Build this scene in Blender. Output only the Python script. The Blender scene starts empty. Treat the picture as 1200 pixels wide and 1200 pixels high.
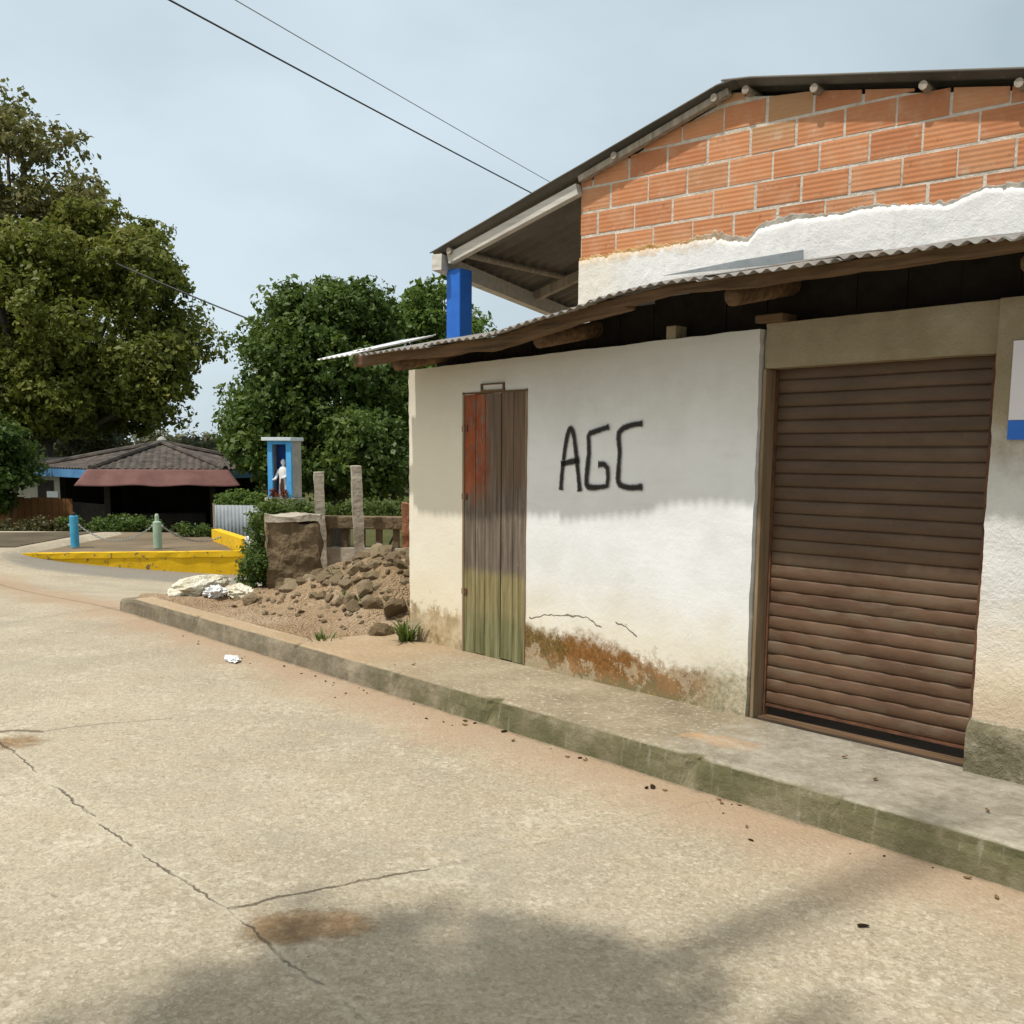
import bpy, math, random
import numpy as np
from mathutils import Vector, Matrix, noise

# ------------------------------------------------------------------ camera
FPX, YP, PITCH, ROLL, EYE = 1200.0, 690.0, math.atan2(157, 1200), math.radians(.5), 1.69
_F = Vector((0, math.cos(PITCH), -math.sin(PITCH)))
_U0 = Vector((0, math.sin(PITCH), math.cos(PITCH)))
_R = math.cos(ROLL) * Vector((1, 0, 0)) + math.sin(ROLL) * _U0
_U = -math.sin(ROLL) * Vector((1, 0, 0)) + math.cos(ROLL) * _U0
sc = bpy.context.scene
COL = sc.collection
cd = bpy.data.cameras.new('camera')
cam = bpy.data.objects.new('camera', cd)
COL.objects.link(cam)
cam.matrix_world = Matrix(((_R.x, _U.x, -_F.x, 0), (_R.y, _U.y, -_F.y, 0), (_R.z, _U.z, -_F.z, EYE), (0, 0, 0, 1)))
cd.sensor_width = 36
cd.lens = 36
cd.shift_y = (YP - 600) / 1200
cd.clip_start = .05
cd.clip_end = 3000
sc.camera = cam

# ------------------------------------------------------------------ world, sun, exposure
SUN_AZ = (.798, .602)            # horizontal direction the light travels
SUN_EL = math.radians(65.5)
w = bpy.data.worlds.new('World')
sc.world = w
w.use_nodes = True
wt = w.node_tree
wt.nodes.clear()
sky = wt.nodes.new('ShaderNodeTexSky')
sky.sky_type = 'NISHITA'
sky.sun_disc = False
sky.sun_elevation = SUN_EL
sky.sun_rotation = math.atan2(-SUN_AZ[0], -SUN_AZ[1])
sky.air_density = 1.0
sky.dust_density = 3.0
tc = wt.nodes.new('ShaderNodeTexCoord')
mp = wt.nodes.new('ShaderNodeMapping')
mp.inputs['Scale'].default_value = (1, 1, 2.2)
nz = wt.nodes.new('ShaderNodeTexNoise')
nz.inputs['Scale'].default_value = 2.3
nz.inputs['Detail'].default_value = 5
nz.inputs['Roughness'].default_value = .5
rp = wt.nodes.new('ShaderNodeValToRGB')
rp.color_ramp.elements[0].position = .30
rp.color_ramp.elements[0].color = (4.25, 5.15, 5.55, 1)
rp.color_ramp.elements[1].position = .78
rp.color_ramp.elements[1].color = (6.4, 7.5, 8.15, 1)
mx = wt.nodes.new('ShaderNodeMix')
mx.data_type = 'RGBA'
mx.inputs[0].default_value = .86
bg = wt.nodes.new('ShaderNodeBackground')
bg.inputs['Strength'].default_value = .09
wo = wt.nodes.new('ShaderNodeOutputWorld')
L = wt.links.new
L(tc.outputs['Generated'], mp.inputs[0])
L(mp.outputs[0], nz.inputs['Vector'])
# thinner, brighter cloud towards the left of the street
dt = wt.nodes.new('ShaderNodeVectorMath')
dt.operation = 'DOT_PRODUCT'
dt.inputs[1].default_value = (-.50, .10, -.10)
ad = wt.nodes.new('ShaderNodeMath')
ad.operation = 'ADD'
L(tc.outputs['Generated'], dt.inputs[0])
L(nz.outputs[0], ad.inputs[0])
L(dt.outputs[1], ad.inputs[1])
L(ad.outputs[0], rp.inputs[0])
L(sky.outputs[0], mx.inputs[6])
L(rp.outputs[0], mx.inputs[7])
# hazy glow of the veiled sun round its own direction (behind the viewer)
gd = wt.nodes.new('ShaderNodeVectorMath')
gd.operation = 'DOT_PRODUCT'
gd.inputs[1].default_value = (-SUN_AZ[0] * math.cos(SUN_EL), -SUN_AZ[1] * math.cos(SUN_EL), math.sin(SUN_EL))
gp = wt.nodes.new('ShaderNodeMapRange')
gp.interpolation_type = 'SMOOTHSTEP'
gp.inputs[1].default_value = .50
gp.inputs[2].default_value = 1.0
gm_ = wt.nodes.new('ShaderNodeMix')
gm_.data_type = 'RGBA'
gm_.inputs[7].default_value = (9.0, 8.3, 7.2, 1)
L(tc.outputs['Generated'], gd.inputs[0])
L(gd.outputs[1], gp.inputs[0])
L(gp.outputs[0], gm_.inputs[0])
L(mx.outputs[2], gm_.inputs[6])
L(gm_.outputs[2], bg.inputs['Color'])
L(bg.outputs[0], wo.inputs['Surface'])

sd = bpy.data.lights.new('sun', 'SUN')
sun = bpy.data.objects.new('sun', sd)
COL.objects.link(sun)
sd.energy = 2.9
sd.angle = math.radians(1.4)
sd.color = (1, .955, .885)
_ld = Vector((SUN_AZ[0] * math.cos(SUN_EL), SUN_AZ[1] * math.cos(SUN_EL), -math.sin(SUN_EL)))
sun.rotation_euler = _ld.to_track_quat('-Z', 'Y').to_euler()
sun.location = (0, 0, 30)
sc.view_settings.view_transform = 'Standard'
sc.view_settings.look = 'None'
sc.view_settings.gamma = 1
sc.view_settings.use_curve_mapping = False
sc.view_settings.exposure = 0.38

# ------------------------------------------------------------------ helpers
rnd = random.Random(7)
rng = np.random.default_rng(11)


def ray(x, y):
    return _F + _R * ((x - 600) / FPX) + _U * ((YP - y) / FPX)


def at(x, y, Y):
    d = ray(x, y)
    return Vector((0, 0, EYE)) + d * (Y / d.y)


def onz(x, y, z):
    d = ray(x, y)
    return Vector((0, 0, EYE)) + d * ((z - EYE) / d.z)


def nz3(x, y, z=0, s=1.0):
    return noise.noise(Vector((x * s, y * s, z * s)))


class MB:
    """collects faces, then links them as one mesh object"""
    def __init__(self):
        self.v = []
        self.f = []
        self.uv = None

    def add(self, vs, fs):
        o = len(self.v)
        self.v += [tuple(p) for p in vs]
        self.f += [tuple(i + o for i in f) for f in fs]
        return self

    def box(self, x0, x1, y0, y1, z0, z1):
        vs = [(x, y, z) for z in (z0, z1) for y in (y0, y1) for x in (x0, x1)]
        return self.add(vs, [(0, 2, 3, 1), (4, 5, 7, 6), (0, 1, 5, 4), (2, 6, 7, 3), (0, 4, 6, 2), (1, 3, 7, 5)])

    def prism(self, poly, z0, z1):
        n = len(poly)
        vs = [(p[0], p[1], z0) for p in poly] + [(p[0], p[1], z1) for p in poly]
        fs = [tuple(range(n))[::-1], tuple(range(n, 2 * n))]
        fs += [(i, (i + 1) % n, n + (i + 1) % n, n + i) for i in range(n)]
        return self.add(vs, fs)

    def prism_y(self, poly, y0, y1):
        """poly in (x, z), thickness along y"""
        n = len(poly)
        vs = [(p[0], y0, p[1]) for p in poly] + [(p[0], y1, p[1]) for p in poly]
        fs = [tuple(range(n)), tuple(range(n, 2 * n))[::-1]]
        fs += [((i + 1) % n, i, n + i, n + (i + 1) % n) for i in range(n)]
        return self.add(vs, fs)

    def tube(self, pts, r, n=8, caps=True):
        pts = [Vector(p) for p in pts]
        rs = r if isinstance(r, (list, tuple)) else [r] * len(pts)
        vs, fs = [], []
        for i, p in enumerate(pts):
            t = (pts[min(i + 1, len(pts) - 1)] - pts[max(i - 1, 0)]).normalized()
            a = t.cross(Vector((0, 0, 1)) if abs(t.z) < .9 else Vector((1, 0, 0))).normalized()
            b = t.cross(a).normalized()
            for k in range(n):
                q = 2 * math.pi * k / n
                vs.append(p + (a * math.cos(q) + b * math.sin(q)) * rs[i])
        for i in range(len(pts) - 1):
            for k in range(n):
                k2 = (k + 1) % n
                fs.append((i * n + k, i * n + k2, (i + 1) * n + k2, (i + 1) * n + k))
        if caps:
            fs.append(tuple(range(n))[::-1])
            fs.append(tuple(range((len(pts) - 1) * n, len(pts) * n)))
        return self.add(vs, fs)

    def beam(self, a, b, wd, ht):
        """rectangular bar from a to b"""
        a, b = Vector(a), Vector(b)
        t = (b - a).normalized()
        s = t.cross(Vector((0, 0, 1)) if abs(t.z) < .95 else Vector((1, 0, 0))).normalized()
        u = s.cross(t).normalized()
        vs = [p + s * (i * wd / 2) + u * (j * ht / 2) for p in (a, b) for j in (-1, 1) for i in (-1, 1)]
        return self.add(vs, [(0, 2, 3, 1), (4, 5, 7, 6), (0, 1, 5, 4), (2, 6, 7, 3), (0, 4, 6, 2), (1, 3, 7, 5)])

    def lathe(self, prof, c=(0, 0, 0), n=16):
        vs = [(c[0] + r * math.cos(2 * math.pi * k / n), c[1] + r * math.sin(2 * math.pi * k / n), c[2] + z)
              for r, z in prof for k in range(n)]
        fs = [(i * n + k, i * n + (k + 1) % n, (i + 1) * n + (k + 1) % n, (i + 1) * n + k)
              for i in range(len(prof) - 1) for k in range(n)]
        fs.append(tuple(range(n))[::-1])
        fs.append(tuple(range((len(prof) - 1) * n, len(prof) * n)))
        return self.add(vs, fs)

    def grid(self, fn, us, vs_):
        nu, nv = len(us), len(vs_)
        P = [fn(u, v) for v in vs_ for u in us]
        fs = [(j * nu + i, j * nu + i + 1, (j + 1) * nu + i + 1, (j + 1) * nu + i) for j in range(nv - 1) for i in range(nu - 1)]
        return self.add(P, fs)

    def build(self, name, mat, parent=None, smooth=False, bevel=0, solid=0, sub=0):
        me = bpy.data.meshes.new(name)
        me.from_pydata(self.v, [], self.f)
        if self.uv is not None:
            ul = me.uv_layers.new(name='UVMap')
            for lp in me.loops:
                ul.data[lp.index].uv = self.uv[lp.vertex_index]
        me.materials.append(mat)
        me.update()
        if smooth:
            me.polygons.foreach_set('use_smooth', [True] * len(me.polygons))
        o = bpy.data.objects.new(name, me)
        COL.objects.link(o)
        if parent:
            o.parent = parent
        if solid:
            m = o.modifiers.new('solid', 'SOLIDIFY')
            m.thickness = solid
            m.offset = 0
        if bevel:
            m = o.modifiers.new('bevel', 'BEVEL')
            m.width = bevel
            m.segments = 2
            m.limit_method = 'ANGLE'
        if sub:
            m = o.modifiers.new('sub', 'SUBSURF')
            m.levels = m.render_levels = sub
        return o


def tag(o, label=None, cat=None, group=None, kind=None):
    if label: o['label'] = label
    if cat: o['category'] = cat
    if group: o['group'] = group
    if kind: o['kind'] = kind
    return o


def empty(name, loc, rz=0, label=None, cat=None, group=None):
    o = bpy.data.objects.new(name, None)
    COL.objects.link(o)
    o.location = loc
    o.rotation_euler = (0, 0, rz)
    o.empty_display_size = .2
    return tag(o, label, cat, group)


def sm(t):
    t = max(0.0, min(1.0, t))
    return t * t * (3 - 2 * t)


# ------------------------------------------------------------------ materials
class M:
    """thin wrapper for writing node materials"""
    def __init__(self, name, rough=.85, spec=.3):
        self.m = bpy.data.materials.new(name)
        self.m.use_nodes = True
        self.t = self.m.node_tree
        self.b = self.t.nodes['Principled BSDF']
        self.b.inputs['Roughness'].default_value = rough
        self.b.inputs['Specular IOR Level'].default_value = spec

    def _set(self, sock, v):
        if isinstance(v, bpy.types.NodeSocket):
            self.t.links.new(v, sock)
        elif v is not None:
            if sock.type == 'RGBA' and len(v) == 3:
                v = (*v, 1)
            sock.default_value = v

    def node(self, typ, ins=None, **kw):
        n = self.t.nodes.new(typ)
        for k, v in kw.items():
            setattr(n, k, v)
        for k, v in (ins or {}).items():
            self._set(n.inputs[k], v)
        return n

    def obj(self):
        return self.node('ShaderNodeTexCoord').outputs['Object']

    def pos(self):
        return self.node('ShaderNodeNewGeometry').outputs['Position']

    def xyz(self, v):
        return self.node('ShaderNodeSeparateXYZ', {0: v}).outputs

    def noise(self, vec, scale, detail=4, rough=.55, dist=0):
        return self.node('ShaderNodeTexNoise', {'Vector': vec, 'Scale': scale, 'Detail': detail, 'Roughness': rough, 'Distortion': dist}).outputs[0]

    def voro(self, vec, scale, feature='F1', out=0, rand=1):
        n = self.node('ShaderNodeTexVoronoi', {'Vector': vec, 'Scale': scale, 'Randomness': rand}, feature=feature)
        return n.outputs[out]

    def math(self, op, a, b=None, c=None, clamp=False):
        n = self.node('ShaderNodeMath', operation=op, use_clamp=clamp)
        self._set(n.inputs[0], a)
        if b is not None: self._set(n.inputs[1], b)
        if c is not None: self._set(n.inputs[2], c)
        return n.outputs[0]

    def vmath(self, op, a, b=None):
        n = self.node('ShaderNodeVectorMath', operation=op)
        self._set(n.inputs[0], a)
        if b is not None: self._set(n.inputs[1], b)
        return n.outputs[1] if op in ('DOT_PRODUCT', 'LENGTH', 'DISTANCE') else n.outputs[0]

    def step(self, v, lo, hi):
        """smooth ramp 0..1 as v runs from lo to hi (lo may exceed hi)"""
        n = self.node('ShaderNodeMapRange', interpolation_type='SMOOTHSTEP')
        if lo > hi:
            a, b, c, d = hi, lo, 1.0, 0.0
        else:
            a, b, c, d = lo, hi, 0.0, 1.0
        self._set(n.inputs[0], v)
        for i, x in zip((1, 2, 3, 4), (a, b, c, d)):
            n.inputs[i].default_value = x
        return n.outputs[0]

    def ramp(self, v, stops):
        n = self.node('ShaderNodeValToRGB', {0: v})
        e = n.color_ramp.elements
        while len(e) < len(stops):
            e.new(.5)
        for i, (p, c) in enumerate(stops):
            e[i].position = p
            e[i].color = (*c, 1)
        return n.outputs[0]

    def mix(self, f, a, b, mode='MIX'):
        n = self.node('ShaderNodeMix', data_type='RGBA', blend_type=mode, clamp_factor=True)
        self._set(n.inputs[0], f)
        self._set(n.inputs[6], a)
        self._set(n.inputs[7], b)
        return n.outputs[2]

    def comb(self, x, y, z):
        return self.node('ShaderNodeCombineXYZ', {0: x, 1: y, 2: z}).outputs[0]

    def scale(self, v, s):
        return self.vmath('MULTIPLY', v, s)

    def segdist(self, p, a, b):
        """distance from point p (socket) to the segment a-b"""
        a, b = Vector(a), Vector(b)
        ab = b - a
        pa = self.vmath('SUBTRACT', p, tuple(a))
        t = self.math('DIVIDE', self.vmath('DOT_PRODUCT', pa, tuple(ab)), ab.length_squared, clamp=True)
        n = self.node('ShaderNodeVectorMath', operation='SCALE')
        n.inputs[0].default_value = tuple(ab)
        self._set(n.inputs['Scale'], t)
        return self.vmath('DISTANCE', pa, n.outputs[0])

    def polydist(self, p, pts):
        d = None
        for a, b in zip(pts[:-1], pts[1:]):
            q = self.segdist(p, a, b)
            d = q if d is None else self.math('MINIMUM', d, q)
        return d

    def color(self, c):
        self._set(self.b.inputs['Base Color'], c)
        return self

    def roughness(self, r):
        self._set(self.b.inputs['Roughness'], r)
        return self

    def bump(self, h, dist=.01, strength=1):
        n = self.node('ShaderNodeBump', {'Height': h, 'Distance': dist, 'Strength': strength})
        self.t.links.new(n.outputs[0], self.b.inputs['Normal'])
        return self


def simple(name, c1, c2, scale=6, rough=.85, bump=.003, bscale=40, spec=.3, metal=0):
    k = M(name, rough, spec)
    p = k.obj()
    n = k.noise(p, scale, 5, .6)
    k.color(k.ramp(n, [(.3, c1), (.7, c2)]))
    k.bump(k.noise(p, bscale, 4), bump)
    k.b.inputs['Metallic'].default_value = metal
    return k.m


P0 = Vector((-.381, 7.85, 0))
PHI = math.atan2(-.747, .664)
DS = Vector((math.cos(PHI), math.sin(PHI), 0))
DN = Vector((DS.y, -DS.x, 0))          # towards the street


def fw(s, o, z=0):
    return P0 + DS * s + DN * o + Vector((0, 0, z))


# --- road: pale worn concrete with joints and cracks
def g2(x, y):
    q = onz(x, y, 0)
    return (q.x, q.y, 0)


k = M('worn_road_concrete', .9, .25)
p = k.pos()
flat = k.scale(p, (1, 1, 0))
wob = k.node('ShaderNodeTexNoise', {'Vector': flat, 'Scale': 7.0, 'Detail': 6.0, 'Roughness': .7}).outputs[1]
warp = k.vmath('ADD', flat, k.scale(k.vmath('SUBTRACT', wob, (.5, .5, .5)), (.10, .10, 0)))
big = k.noise(flat, .55, 5, .6)
mid = k.noise(flat, 3.2, 6, .65)
fine = k.noise(flat, 42, 4, .75)
grit = k.voro(flat, 55)
grit2 = k.voro(flat, 120)
c = k.ramp(big, [(.28, (.28, .24, .172)), (.5, (.375, .322, .232)), (.72, (.45, .39, .285))])
sl = k.noise(k.scale(flat, (1, 1, 1)), 1.7, 5, .7)
c = k.mix(k.math('MULTIPLY', k.step(sl, .52, .66), .5), c, (.46, .41, .31))
wv_ = k.vmath('ADD', flat, k.scale(k.vmath('SUBTRACT', k.node('ShaderNodeTexNoise', {'Vector': flat, 'Scale': 40.0, 'Detail': 2.0}).outputs[1], (.5, .5, .5)), (.045, .045, 0)))
cell = k.xyz(k.voro(wv_, 34, out=1))[0]
cell2 = k.xyz(k.voro(wv_, 75, out=1))[1]
c = k.mix(k.math('MULTIPLY', k.step(mid, .5, .75), .45), c, (.36, .29, .19))
agg = k.noise(flat, 16, 5, .72)
c = k.mix(k.math('MULTIPLY', k.step(agg, .54, .70), .6), c, (.56, .49, .37))
c = k.mix(k.math('MULTIPLY', k.step(agg, .45, .32), .55), c, (.27, .215, .145))
c = k.mix(k.math('MULTIPLY', k.step(fine, .5, .75), .55), c, (.56, .50, .395))
c = k.mix(k.math('MULTIPLY', k.step(fine, .46, .28), .6), c, (.2, .16, .115))
c = k.mix(k.math('MULTIPLY', k.math('MULTIPLY', k.step(cell, .68, .95), k.step(sl, .40, .62)), .42), c, (.58, .52, .41))
c = k.mix(k.math('MULTIPLY', k.math('MULTIPLY', k.step(cell, .30, .05), k.step(sl, .40, .62)), .36), c, (.22, .185, .13))
c = k.mix(k.math('MULTIPLY', k.step(cell2, .75, .97), .30), c, (.62, .56, .44))
c = k.mix(k.math('MULTIPLY', k.step(cell2, .22, .02), .32), c, (.17, .14, .10))
c = k.mix(k.math('MULTIPLY', k.step(grit, .22, .10), .4), c, (.66, .62, .52))
c = k.mix(k.math('MULTIPLY', k.step(grit2, .2, .08), .35), c, (.15, .12, .09))
oldg = k.noise(k.vmath('ADD', flat, (4.2, 1.7, 0)), .8, 6, .7)
c = k.mix(k.math('MULTIPLY', k.step(oldg, .52, .68), .45), c, (.30, .275, .225))
tyre = k.noise(k.vmath('ADD', flat, (9.2, 3.7, 0)), 5.5, 5, .75)
c = k.mix(k.math('MULTIPLY', k.step(tyre, .60, .72), .35), c, (.24, .20, .145))
# reddish soil washed against the kerb
dk = k.math('ABSOLUTE', k.vmath('DOT_PRODUCT', k.vmath('SUBTRACT', flat, tuple(fw(0, .86))), tuple(DN)))
soil = k.math('MULTIPLY', k.step(k.math('ADD', dk, k.math('MULTIPLY', k.noise(flat, 1.3, 4), 1.1)), 1.35, .55), .75)
c = k.mix(soil, c, (.36, .25, .16))
# darker edge right in the gutter
c = k.mix(k.math('MULTIPLY', k.step(k.math('ADD', dk, k.math('MULTIPLY', k.noise(flat, 9, 4), .10)), .10, .03), .6), c, (.10, .085, .055))
# joints and cracks
j1 = [g2(*q) for q in [(-90, 800), (0, 868), (45, 905), (150, 990), (268, 1066), (330, 1120), (400, 1170), (450, 1212), (540, 1300)]]
j2 = [g2(*q) for q in [(268, 1066), (330, 1050), (400, 1038), (500, 1018)]]
j3 = [g2(*q) for q in [(500, 1018), (640, 985), (760, 955), (850, 935)]]
j4 = [g2(*q) for q in [(-40, 862), (15, 856), (48, 857)]]
j5 = [g2(*q) for q in [(48, 857), (115, 848), (200, 842)]]
d1 = k.polydist(warp, j1)
d2 = k.polydist(warp, j2)
d3 = k.polydist(warp, j3)
d4 = k.polydist(warp, j4)
d5 = k.polydist(warp, j5)
gap = k.noise(flat, 3.0, 3)
gr1 = k.math('MULTIPLY', k.step(d1, .0075, .0015), k.step(gap, .40, .60))
gr2 = k.math('MULTIPLY', k.step(d2, .011, .002), k.step(k.noise(flat, 6, 3), .30, .48))
gr3 = k.math('MULTIPLY', k.step(d3, .008, .002), .15)
gr4 = k.step(d4, .03, .006)
gr5 = k.math('MULTIPLY', k.step(d5, .012, .003), .5)
crack = k.math('MAXIMUM', k.math('MAXIMUM', gr1, gr2), k.math('MAXIMUM', gr3, k.math('MAXIMUM', gr4, gr5)))
# pale fringe along the long joint, bare earth where the slab has broken out
c = k.mix(k.math('MULTIPLY', k.step(k.math('ADD', d1, k.math('MULTIPLY', agg, .08)), .085, .03), .4), c, (.56, .51, .40))


def patch(pts_, name=None):
    a, b = g2(*pts_[0]), g2(*pts_[1])
    return k.segdist(warp, a, b)


pd = k.math('ADD', patch([(322, 1088), (392, 1084)]), k.math('MULTIPLY', k.math('SUBTRACT', k.noise(flat, 11, 6, .75), .5), .26))
pd2 = k.math('ADD', patch([(-30, 872), (20, 870)]), k.math('MULTIPLY', k.math('SUBTRACT', k.noise(flat, 9, 6, .75), .5), .26))
pm = k.math('MAXIMUM', k.step(pd, .16, .07), k.step(pd2, .19, .06))
earth = k.ramp(k.noise(flat, 16, 6, .75), [(.3, (.13, .08, .038)), (.5, (.24, .155, .08)), (.7, (.38, .28, .17))])
c = k.mix(k.math('MULTIPLY', pm, .9), c, earth)
c = k.mix(k.math('MULTIPLY', crack, .8), c, (.10, .075, .05))
# older grey surface of the side street below the yellow wall
yw = k.segdist(flat, (-7.6, 17.2, 0), (-2.0, 17.6, 0))
c = k.mix(k.math('MULTIPLY', k.step(k.math('ADD', yw, k.math('MULTIPLY', mid, .5)), 1.25, .8), .85), c, (.20, .185, .16))
k.color(c)
h = k.math('ADD', k.math('MULTIPLY', fine, .5), k.math('ADD', k.math('MULTIPLY', grit, .6), k.math('MULTIPLY', cell, .35)))
h = k.math('SUBTRACT', h, k.math('MULTIPLY', crack, 2.2))
h = k.math('SUBTRACT', h, k.math('MULTIPLY', pm, 1.0))
k.bump(h, .008, .8)
ROAD = k.m

# --- pavement slab and kerb
k = M('kerb_concrete', .9, .25)
p = k.obj()
x, y, z = k.xyz(p)
n1 = k.noise(p, 2.2, 5, .6)
n2 = k.noise(p, 30, 4, .7)
n3 = k.noise(p, 9, 5, .65)
top = k.ramp(n1, [(.3, (.19, .155, .10)), (.5, (.27, .225, .15)), (.7, (.36, .305, .215))])
top = k.mix(k.math('MULTIPLY', k.step(n2, .52, .72), .6), top, (.62, .58, .48))
top = k.mix(k.math('MULTIPLY', k.step(n2, .45, .3), .5), top, (.18, .14, .1))
top = k.mix(k.math('MULTIPLY', k.step(k.math('ADD', x, k.math('MULTIPLY', n1, 2.5)), 2.4, .4), .55), top, (.46, .32, .19))
# orange spill near the shutter
sp = k.math('ADD', k.segdist(p, (2.75, -.52, .17), (3.0, -.50, .17)), k.math('MULTIPLY', k.math('SUBTRACT', n3, .5), .25))
top = k.mix(k.math('MULTIPLY', k.step(sp, .13, .04), .65), top, (.56, .33, .16))
# grey worn zone in front of the shutter
top = k.mix(k.math('MULTIPLY', k.step(k.math('ADD', x, k.math('MULTIPLY', n3, .8)), 2.9, 3.5), .6), top, k.ramp(n3, [(.35, (.19, .18, .15)), (.65, (.42, .40, .34))]))
mossn = k.math('ADD', n1, k.math('MULTIPLY', n3, .5))
face = k.ramp(mossn, [(.45, (.30, .27, .205)), (.62, (.22, .195, .125)), (.78, (.145, .132, .070)), (.95, (.10, .10, .048))])
far = k.ramp(mossn, [(.5, (.30, .255, .18)), (.8, (.17, .145, .10))])
face = k.mix(k.step(k.math('ADD', x, k.math('MULTIPLY', n1, 2)), 2.2, .6), face, far)
streak = k.noise(k.scale(p, (26, 26, 1.2)), 1, 3)
face = k.mix(k.math('MULTIPLY', k.step(streak, .55, .75), .5), face, (.34, .32, .25))
up = k.step(k.math('ADD', z, k.math('MULTIPLY', k.math('SUBTRACT', n3, .5), .02)), .150, .166)
k.color(k.mix(up, face, top))
k.bump(k.math('ADD', n2, n3), .012, .8)
KERB = k.m

# --- bare reddish earth
k = M('bare_earth', .95, .15)
p = k.pos()
n1 = k.noise(p, 1.4, 6, .65)
n2 = k.noise(p, 14, 5, .7)
c = k.ramp(n1, [(.3, (.34, .225, .13)), (.5, (.46, .325, .20)), (.7, (.54, .42, .285))])
c = k.mix(k.math('MULTIPLY', k.step(n2, .5, .75), .5), c, (.56, .46, .33))
c = k.mix(k.math('MULTIPLY', k.step(n2, .45, .28), .6), c, (.16, .10, .06))
hp = k.math('ADD', k.segdist(p, tuple(fw(-2.5, -1.0, .45)), tuple(fw(-1.5, -.7, .40))), k.math('MULTIPLY', n2, .5))
c = k.mix(k.math('MULTIPLY', k.step(hp, .95, .55), .75), c, k.ramp(n2, [(.35, (.22, .145, .075)), (.6, (.40, .285, .16))]))
cr_ = k.voro(p, 38)
c = k.mix(k.math('MULTIPLY', k.step(cr_, .30, .12), .5), c, (.52, .42, .29))
c = k.mix(k.math('MULTIPLY', k.step(k.noise(p, 30, 3, .7), .47, .34), .45), c, (.20, .13, .07))
k.color(c)
k.bump(k.math('SUBTRACT', k.math('ADD', n2, k.noise(p, 60, 3)), k.math('MULTIPLY', cr_, .9)), .04, 1)
EARTH = k.m

# --- far ground
k = M('grassy_ground', .95, .1)
p = k.pos()
n1 = k.noise(p, .25, 6, .65)
k.color(k.ramp(n1, [(.3, (.045, .06, .018)), (.55, (.085, .085, .03)), (.75, (.17, .13, .07))]))
k.bump(k.noise(p, 8, 4), .05)
GROUND = k.m


# --- whitewashed plaster of the shop front
def F(x, y, o=0.0):
    """pixel of the photo to (s, z) on the shop front"""
    d = ray(x, y)
    t = ((P0 + DN * o - Vector((0, 0, EYE))).dot(DN)) / d.dot(DN)
    q = Vector((0, 0, EYE)) + d * t
    return ((q - P0).dot(DS), q.z)


k = M('stained_whitewash', .92, .2)
p = k.obj()
x, y, z = k.xyz(p)
sz = k.scale(p, (1, 0, 1))
n1 = k.noise(p, 1.6, 6, .62)
n2 = k.noise(p, 7, 6, .68)
n3 = k.noise(p, 34, 4, .7)
n4 = k.noise(p, 90, 3, .7)
brush = k.noise(k.scale(p, (3, 3, 16)), 1, 4)
c = k.ramp(n1, [(.3, (.69, .70, .70)), (.55, (.77, .79, .80)), (.75, (.81, .83, .84))])
c = k.mix(k.math('MULTIPLY', k.step(brush, .5, .75), .35), c, (.66, .655, .63))
# left part has yellowed
c = k.mix(k.math('MULTIPLY', k.step(k.math('ADD', x, k.math('MULTIPLY', n1, .8)), 1.0, .2), .8), c, (.72, .66, .52))
# greyer band under the eave
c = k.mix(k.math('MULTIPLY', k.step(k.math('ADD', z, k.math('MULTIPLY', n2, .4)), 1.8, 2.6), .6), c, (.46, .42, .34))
# damp climbing up from the pavement: yellow, then brown, rust, green
zz = k.math('ADD', z, k.math('MULTIPLY', k.math('SUBTRACT', n2, .5), .42))
zz = k.math('ADD', zz, k.math('MULTIPLY', k.math('SUBTRACT', n3, .5), .22))
c = k.mix(k.math('MULTIPLY', k.step(k.math('ADD', z, k.math('MULTIPLY', k.math('SUBTRACT', n1, .5), .5)), .98, .42), .6), c, (.74, .65, .46))
wx = k.math('MULTIPLY', k.step(x, .5, .75), k.step(k.math('ADD', x, k.math('MULTIPLY', n1, .5)), 3.12, 2.5))
ztop_ = k.math('SUBTRACT', k.math('ADD', z, k.math('MULTIPLY', k.math('SUBTRACT', n2, .5), .30)), k.math('MULTIPLY', k.step(x, 2.3, 1.2), .07))
br = k.math('MULTIPLY', k.step(ztop_, .44, .33), wx)
br = k.math('MULTIPLY', br, k.step(k.math('ADD', n3, k.math('MULTIPLY', k.step(ztop_, .40, .28), .5)), .42, .56))
c = k.mix(k.math('MULTIPLY', br, .93), c, k.ramp(k.math('ADD', k.math('MULTIPLY', n2, .6), k.math('MULTIPLY', n3, .4)), [(.34, (.085, .055, .018)), (.46, (.19, .095, .026)), (.58, (.30, .15, .045)), (.70, (.44, .30, .14))]))
flake = k.step(k.math('ADD', n2, k.math('ADD', k.math('MULTIPLY', n3, .55), k.math('MULTIPLY', n4, .2))), 1.00, 1.06)
flk = k.math('MULTIPLY', flake, k.step(x, .9, 2.3))
c = k.mix(k.math('MULTIPLY', k.math('MULTIPLY', flk, k.step(zz, .5, .25)), .85), c, (.66, .60, .46))
rs = k.math('ADD', k.segdist(sz, (1.15, 0, .36), (1.72, 0, .31)), k.math('MULTIPLY', k.math('SUBTRACT', n2, .5), .42))
c = k.mix(k.math('MULTIPLY', k.step(rs, .17, .02), .85), c, k.ramp(n3, [(.35, (.125, .052, .012)), (.65, (.28, .125, .03))]))
rs2 = k.math('ADD', k.segdist(sz, (.73, 0, .40), (1.05, 0, .36)), k.math('MULTIPLY', k.math('SUBTRACT', n2, .5), .36))
c = k.mix(k.math('MULTIPLY', k.step(rs2, .15, .02), .8), c, k.ramp(n3, [(.35, (.07, .05, .014)), (.65, (.19, .12, .03))]))
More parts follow.
